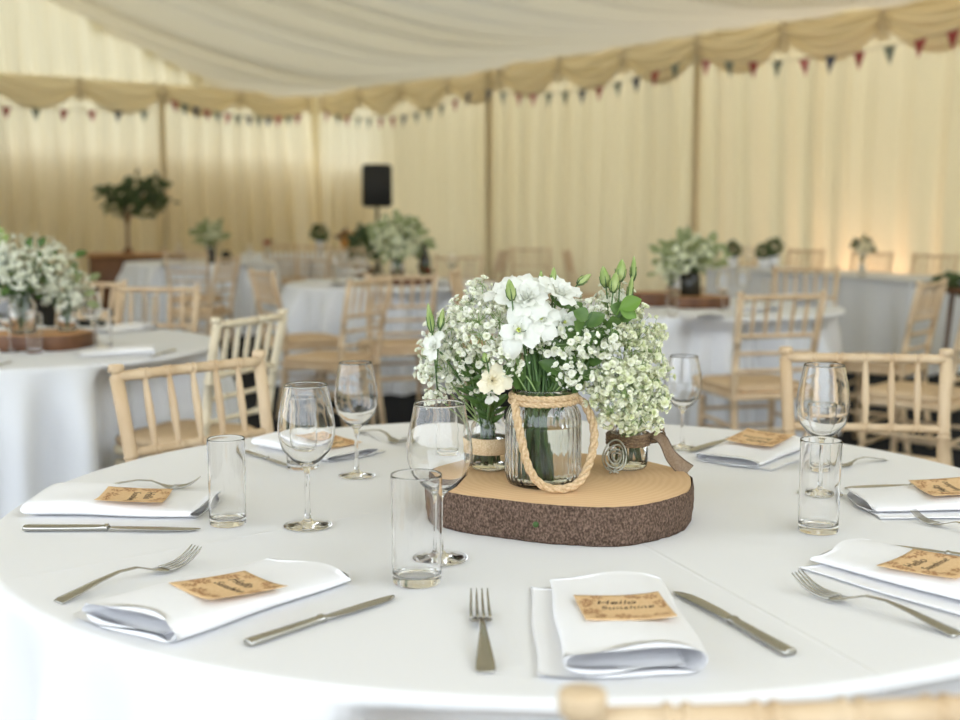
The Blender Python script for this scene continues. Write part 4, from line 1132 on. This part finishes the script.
cutl(knife, (175, 350), (150, 357), 'blurred knife right of the bright napkin on the left table', .232, grp=None)
cutl(knife, (-12, 368), (12, 361), 'blurred knife at the left edge on the left table', .232, grp=None)
fnap(10, 332, 2.6, 'white napkin behind the bouquet at the left edge', GNL)
# middle table
x, y = D(402, 8.75, .78), 8.7
zt = log_far(x, y, ZT, .22, .06, 'dark log slice on the middle table behind a chair back', None, 'darkwood', 'darkwood')
vase(x-.03, y, zt, .05, .16, 'glass jar with the tall bouquet on the middle table')
far_bouquet(x-.03, y, zt, 'tall pale green and white bouquet on the middle table', .20, .30, 240, 'floretg', 'paleleaf', 8, .018, .13, 70, lsize=.08)
b_ = MB().add(*lathe([(.001, 0), (.038, 0), (.04, .01), (.04, .13), (.016, .17), (.014, .24), (.017, .245), (.001, .246)], 20)).build('bottle', M['darkglass']); b_.location = (x+.17, y-.02, zt-.0); tag(b_, 'dark bottle standing right of the tall middle bouquet', 'bottle')
far_bouquet(x+.17, y-.08, zt, 'small dark posy with red at the foot of the middle bottle', .05, .07, 20, 'redp', 'darkleaf', 9, .012, .01, 16, lsize=.03)
for (px, py, k, lab) in ((336, 281, wine, 'blurred wine glass left of the middle bouquet'), (352, 277, tumb, 'blurred tumbler left of the middle bouquet'), (366, 282, wine, 'blurred wine glass nearest the middle log slice'), (452, 279, wine, 'blurred wine glass right of the dark bottle'), (470, 282, tumb, 'blurred tumbler near the right rim of the middle table')):
    gl(k, px, py, lab, 'glasses on the middle table')
fnap(330, 286, .6, 'white napkin at the left front of the middle table', 'napkins on the middle table'); fnap(350, 273, 2.4, 'white napkin at the left back of the middle table', 'napkins on the middle table'); fnap(455, 286, -.6, 'white napkin at the right of the middle table', 'napkins on the middle table')
# right table
x, y = D(685, 6.6, .78), 6.55
zt = log_far(x+.06, y, ZT, .17, .06, 'dark log slice with reddish face on the right table', None, 'darkwood', 'warmwood')
log_far(x-.17, y+.1, ZT, .12, .075, 'smaller dark log piece left of the right table slice', None, 'darkwood', 'warmwood')
vase(x+.02, y, zt, .055, .15, 'dark jar of stems on the right table log', 'darkglass')
vase(x-.06, y-.03, zt, .035, .12, 'clear jar left of the dark one on the right table')
far_bouquet(x+.03, y, zt, 'loose pale green bouquet on the right table', .19, .20, 170, 'floretg', 'paleleaf', 12, .015, .13, 80, lsize=.06)
far_bouquet(x-.08, y+.02, zt-.02, 'wispy pale bouquet at the left of the right table arrangement', .10, .16, 160, 'floretg', 'paleleaf', 13, .012, .1, 20, lsize=.04)
for (px, py, k, lab) in ((672, 316, tumb, 'blurred tumbler before the left log piece on the right table'), (723, 310, wine, 'blurred wine glass right of the right table log'), (742, 306, wine, 'blurred wine glass farther right of the right table log'), (768, 304, tumb, 'blurred tumbler seen through the chair back at the right table')):
    gl(k, px, py, lab, 'glasses on the right table')
fnap(755, 310, .5, 'pinkish white napkin seen through the chair back at the right table', 'napkins on the right table'); fnap(815, 305, -.6, 'white napkin at the right rim of the right table', 'napkins on the right table'); fnap(700, 318, .2, 'white napkin at the near rim of the right table', 'napkins on the right table'); fnap(785, 299, 2.2, 'white napkin at the back of the right table', 'napkins on the right table')
# long side table
def onlong(s, w): p = LA + Lx*LL*s + Ly*w; return p.x, p.y
def dark_plant(x, y, z, r, label, group=None, lm='darkleaf', pot=True, hpot=.10):
    r_ = random.Random(int(abs(x)*1000)); t = empty('potted_plant', (x, y, z), 0, label, 'plant', group)
    if pot: MB().add(*lathe([(.001, 0), (.045, 0), (.055, hpot), (.048, hpot), (.04, hpot-.015), (.001, hpot-.015)], 20)).build('pot', M['clothfar'], t)
    m = MB()
    for k in range(170):
        d = Vector((r_.gauss(0, 1), r_.gauss(0, 1), r_.gauss(0, 1))).normalized()*r*(.25+.65*r_.random())
        leaf_mesh(m, Vector((0, 0, hpot+r*.8))+d, d, r*.35, r*.12, (0, -1, .5), .2)
    tag(m.build('leaves', M[lm], t), kind='stuff')
    MB().add(*tube([(0, 0, hpot-.02), (0, 0, hpot+r*.6)], .006, 6)).build('stem', M['darkwood'], t)
def lx(px, w=.3):     # point on long table under a pixel column
    for i in range(-80, 301):
        s = i/200; X, Y = onlong(s, w)
        if 480+F*X/(Y*cT+.5*sT) <= px: return X, Y
    return onlong(1, w)
GL = 'chairs behind the long side table'
for px_, lab_ in ((742, 'blurred wood chair by the side wall behind the two dark plants'), (806, 'blurred wood chair by the side wall between dark plants and small vase'), (872, 'blurred wood chair by the side wall right of the small vase'), (935, 'blurred wood chair by the side wall nearest the right edge')):
    X, Y = lx(px_, 1.32); chair(X, Y, -.75, -.66, lab_, GL)
X, Y = lx(733); dark_plant(X, Y, ZT, .085, 'small dark bushy plant, leftmost on the long side table')
X, Y = lx(764); dark_plant(X, Y, ZT, .075, 'small dark bushy plant just right of the leftmost one on the long table')
X, Y = lx(774, .4); dark_plant(X, Y, ZT, .09, 'dark taller plant, third from left on the long table', hpot=.13)
X, Y = lx(863, .25)
vase(X, Y, ZT, .03, .17, 'slim glass vase near the right end of the long table', name='glass_vase', cat='vase')
far_bouquet(X, Y, ZT+.02, 'round posy of cream roses in the slim vase on the long table', .08, .10, 40, 'cream', 'darkleaf', 21, .028, .17, 26, lsize=.05)
X, Y = lx(748, .2); gl2 = wine((X, Y, ZT), 0, 'blurred glass between the dark plants on the long table', None)
p = P(950, 291, .75)
# low dark plant at right edge stands on its own small table
def small_side_table(x, y, r, h, label):
    t = empty('side_table', (x, y, 0), 0, label, 'table')
    MB().add(*lathe([(.001, h-.03), (r, h-.03), (r+.005, h-.02), (r+.005, h-.005), (r, h), (.001, h)], 32)).build('table_top', M['darkwood'], t)
    for k in range(4):
        a = PI/4+PI/2*k; MB().add(*tube([(r*.85*math.cos(a), r*.85*math.sin(a), 0), (r*.7*math.cos(a), r*.7*math.sin(a), h-.03)], [.015, .02], 8)).build('leg', M['darkwood'], t)
xr, yr = D(952, 8.3, .8), 8.3
small_side_table(xr+.25, yr, .35, .75, 'small dark table at the right edge behind the turned chair')
far_bouquet(xr+.06, yr, .7505, 'low dark trailing plant at the right edge of the picture', .16, .06, 0, 'floret', 'darkleaf', 22, .01, .0, 120, lsize=.06)
# back left: table plant, glasses, red flower
x, y = D(215, 12.6, .8), 12.5
vase(x-.02, y, ZT, .05, .20, 'dark jar under the small plant on the back left table', 'darkglass')
far_bouquet(x-.02, y, ZT+.02, 'small leafy plant with pale flowers on the back left table', .15, .28, 60, 'floretg', 'paleleaf', 25, .02, .14, 50, lsize=.08)
vase(x+.13, y+.05, ZT, .055, .13, 'dark pot right of the small plant on the back left table', 'darkglass')
for (px, py, k, lab) in ((180, 262, wine, 'tiny blurred wine glass on the back left table, left of its plant'), (250, 262, wine, 'tiny blurred wine glass on the back left table, right of its plant'), (165, 263, tumb, 'tiny blurred tumbler at left on the back left table')):
    gl(k, px, py, lab, 'glasses on the back left table')
fnap(245, 264, 1, 'white napkin on the back left table, right of its plant', 'napkins on the back left table'); fnap(170, 265, 2, 'white napkin at left on the back left table', 'napkins on the back left table')
x, y = D(270, 15.2, .8), 15.1
vase(x, y, ZT, .03, .12, 'tiny vase at the left rim of the farthest table', name='glass_vase', cat='vase')
far_bouquet(x, y, ZT+.01, 'small red flower in the tiny vase on the farthest table', .05, .08, 16, 'redp', 'darkleaf', 27, .03, .10, 4, lsize=.04)
dark_plant(D(320, 15.5, .9), 15.5, ZT, .12, 'small round dark topiary ball on the farthest table', hpot=.17)
far_bouquet(D(346, 15.3, .9), 15.35, ZT, 'orange and dark red posy on the farthest table', .12, .18, 24, 'orange', 'darkwood', 28, .05, .10, 16, lsize=.07)
# bar cabinet with a tall arrangement
def bar_table():
    x, y = D(138, 15.6, .8), 15.6
    t = empty('sideboard', (x, y, 0), .1, 'dark brown wooden sideboard below the tall dark plant', 'sideboard')
    MB().add(*rbox(-.62, .62, -.25, .25, .72, .76, .008)).build('top', M['warmwood'], t)
    MB().add(*rbox(-.58, .58, -.22, .22, .05, .72, .008)).build('body', M['darkwood'], t)
    for s in (-1, 1):
        d = MB().add(*rbox(s*.29-.26, s*.29+.26, -.235, -.2202, .10, .68, .004)).build('door', M['darkwood'], t)
        v, f = ico(1); MB().add(v*.015+np.array((s*.06, -.25, .42)), f).build('knob', M['steel'], d)
    for sx in (-1, 1):
        for sy in (-1, 1): MB().add(*rbox(sx*.54-.03, sx*.54+.03, sy*.18-.03, sy*.18+.03, 0, .05, .004)).build('foot', M['darkwood'], t)
    return x, y
x, y = bar_table()
x = D(127, 15.5, .8)
u_ = MB().add(*lathe([(.001, 0), (.07, 0), (.06, .03), (.02, .08), (.016, .36), (.03, .40), (.045, .46), (.001, .46)], 20)).build('tall_vase', M['darkwood']); u_.location = (x, y-.05, .762); tag(u_, 'tall slim vase holding the dark leafy arrangement on the sideboard', 'vase')
t = empty('leafy_arrangement', (x, y-.05, 1.215), 0, 'wide dark green leafy arrangement spreading above the sideboard', 'plant')
m = MB(); r_ = random.Random(44); ms = MB()
for (dx, dz, n, sp) in ((-.24, .30, 60, .09), (-.12, .18, 60, .10), (.02, .15, 80, .11), (.10, .38, 80, .12), (.22, .30, 70, .11), (.38, .42, 50, .09), (.40, .20, 60, .10), (.26, .14, 50, .09), (-.02, .30, 40, .1)):
    ms.add(*tube([(0, 0, -.02), (dx*.35, 0, dz*.45), (dx, 0, dz)], .008, 5))
    for k in range(n):
        d = Vector((r_.gauss(0, 1), r_.gauss(0, 1), r_.gauss(0, .8)))*sp*.5
        leaf_mesh(m, Vector((dx, 0, dz))+d, d+Vector((0, 0, .02)), .09, .022, (0, -1, .5), .2)
ms.build('branches', M['darkwood'], t); tag(m.build('leaves', M['darkleaf'], t), kind='stuff')
# speaker on its stand
SY = 14.4; sx = D(377, SY, 1.5)
t = empty('speaker_stand', (sx, SY, 0), 0, 'black tripod stand under the speaker, behind the middle table', 'stand')
MB().add(*tube([(0, 0, .12), (0, 0, 1.345)], .018, 10)).build('pole', M['black'], t)
MB().add(*lathe([(.001, .60), (.03, .60), (.03, .68), (.001, .68)], 14)).build('collar', M['black'], t)
for k in range(3):
    a = 2*PI*k/3+.4; MB().add(*tube([(.02*math.cos(a), .02*math.sin(a), .62), (.42*math.cos(a), .42*math.sin(a), .012)], .011, 8)).build('leg', M['black'], t)
t = empty('loudspeaker', (sx, SY, 1.345), .12, 'black loudspeaker on its stand against the side curtain', 'speaker')
m = MB(); m.add(*rbox(-.175, .175, -.14, .14, .0, .50, .03)); m.build('cabinet', M['black'], t)
m = MB(); m.add(*rbox(-.155, .155, -.152, -.1402, .03, .47, .005)); m.build('grille', mat('speaker_grille', (.02, .02, .02), .7), t)
far_bouquet(D(364, 13.3, .9), 13.2, .62, 'dark green leafy plant below the speaker', .13, .30, 0, 'floret', 'darkleaf', 33, .02, .16, 90, lsize=.09)
pp = MB().add(*lathe([(.001, 0), (.16, 0), (.15, .02), (.03, .06), (.03, .55), (.10, .60), (.12, .68), (.10, .68), (.001, .66)], 20)).build('plant_stand', M['darkwood']); pp.location = (D(364, 13.3, .9), 13.2, 0); tag(pp, 'dark pedestal carrying the leafy plant below the speaker', 'plant stand')

# ------------------------------------------------------------------ light, world, camera
w = bpy.data.worlds.new('daylight'); sc.world = w; w.use_nodes = True
bg = w.node_tree.nodes['Background']; bg.inputs['Color'].default_value = (.86, .93, 1.0, 1); bg.inputs['Strength'].default_value = 2.2
def area(name, loc, target, sx_, sy_, power, col):
    l = bpy.data.lights.new(name, 'AREA'); l.shape = 'RECTANGLE'; l.size = sx_; l.size_y = sy_; l.energy = power; l.color = col
    o = bpy.data.objects.new(name, l); C.objects.link(o); o.location = loc
    o.rotation_euler = (Vector(target)-Vector(loc)).to_track_quat('-Z', 'Y').to_euler(); return o
# pale warm uplighter at the foot of the side wall
sp = W(12.1, .5, .05)
area('uplighter', (sp[0], sp[1], .08), (W(12.1, .1, 2)[0], W(12.1, .1, 2)[1], 2.2), .2, .1, 10, (1, .62, .42))
cam = bpy.data.cameras.new('camera'); co = bpy.data.objects.new('camera', cam); C.objects.link(co)
co.location = (0, 0, H); co.rotation_euler = (PI/2-TH, 0, 0)
cam.sensor_width = 36; cam.lens = F/960*36; cam.clip_start = .02; cam.clip_end = 200
cam.dof.use_dof = True; cam.dof.focus_distance = 1.88; cam.dof.aperture_fstop = 3.2
sc.camera = co
sc.view_settings.view_transform = 'Standard'; sc.view_settings.look = 'None'; sc.view_settings.gamma = 1; sc.view_settings.exposure = .72
sc.view_settings.use_curve_mapping = False
sc.cycles.max_bounces = 26; sc.cycles.transmission_bounces = 26; sc.cycles.transparent_max_bounces = 12; sc.cycles.diffuse_bounces = 6
sc.cycles.use_denoising = True
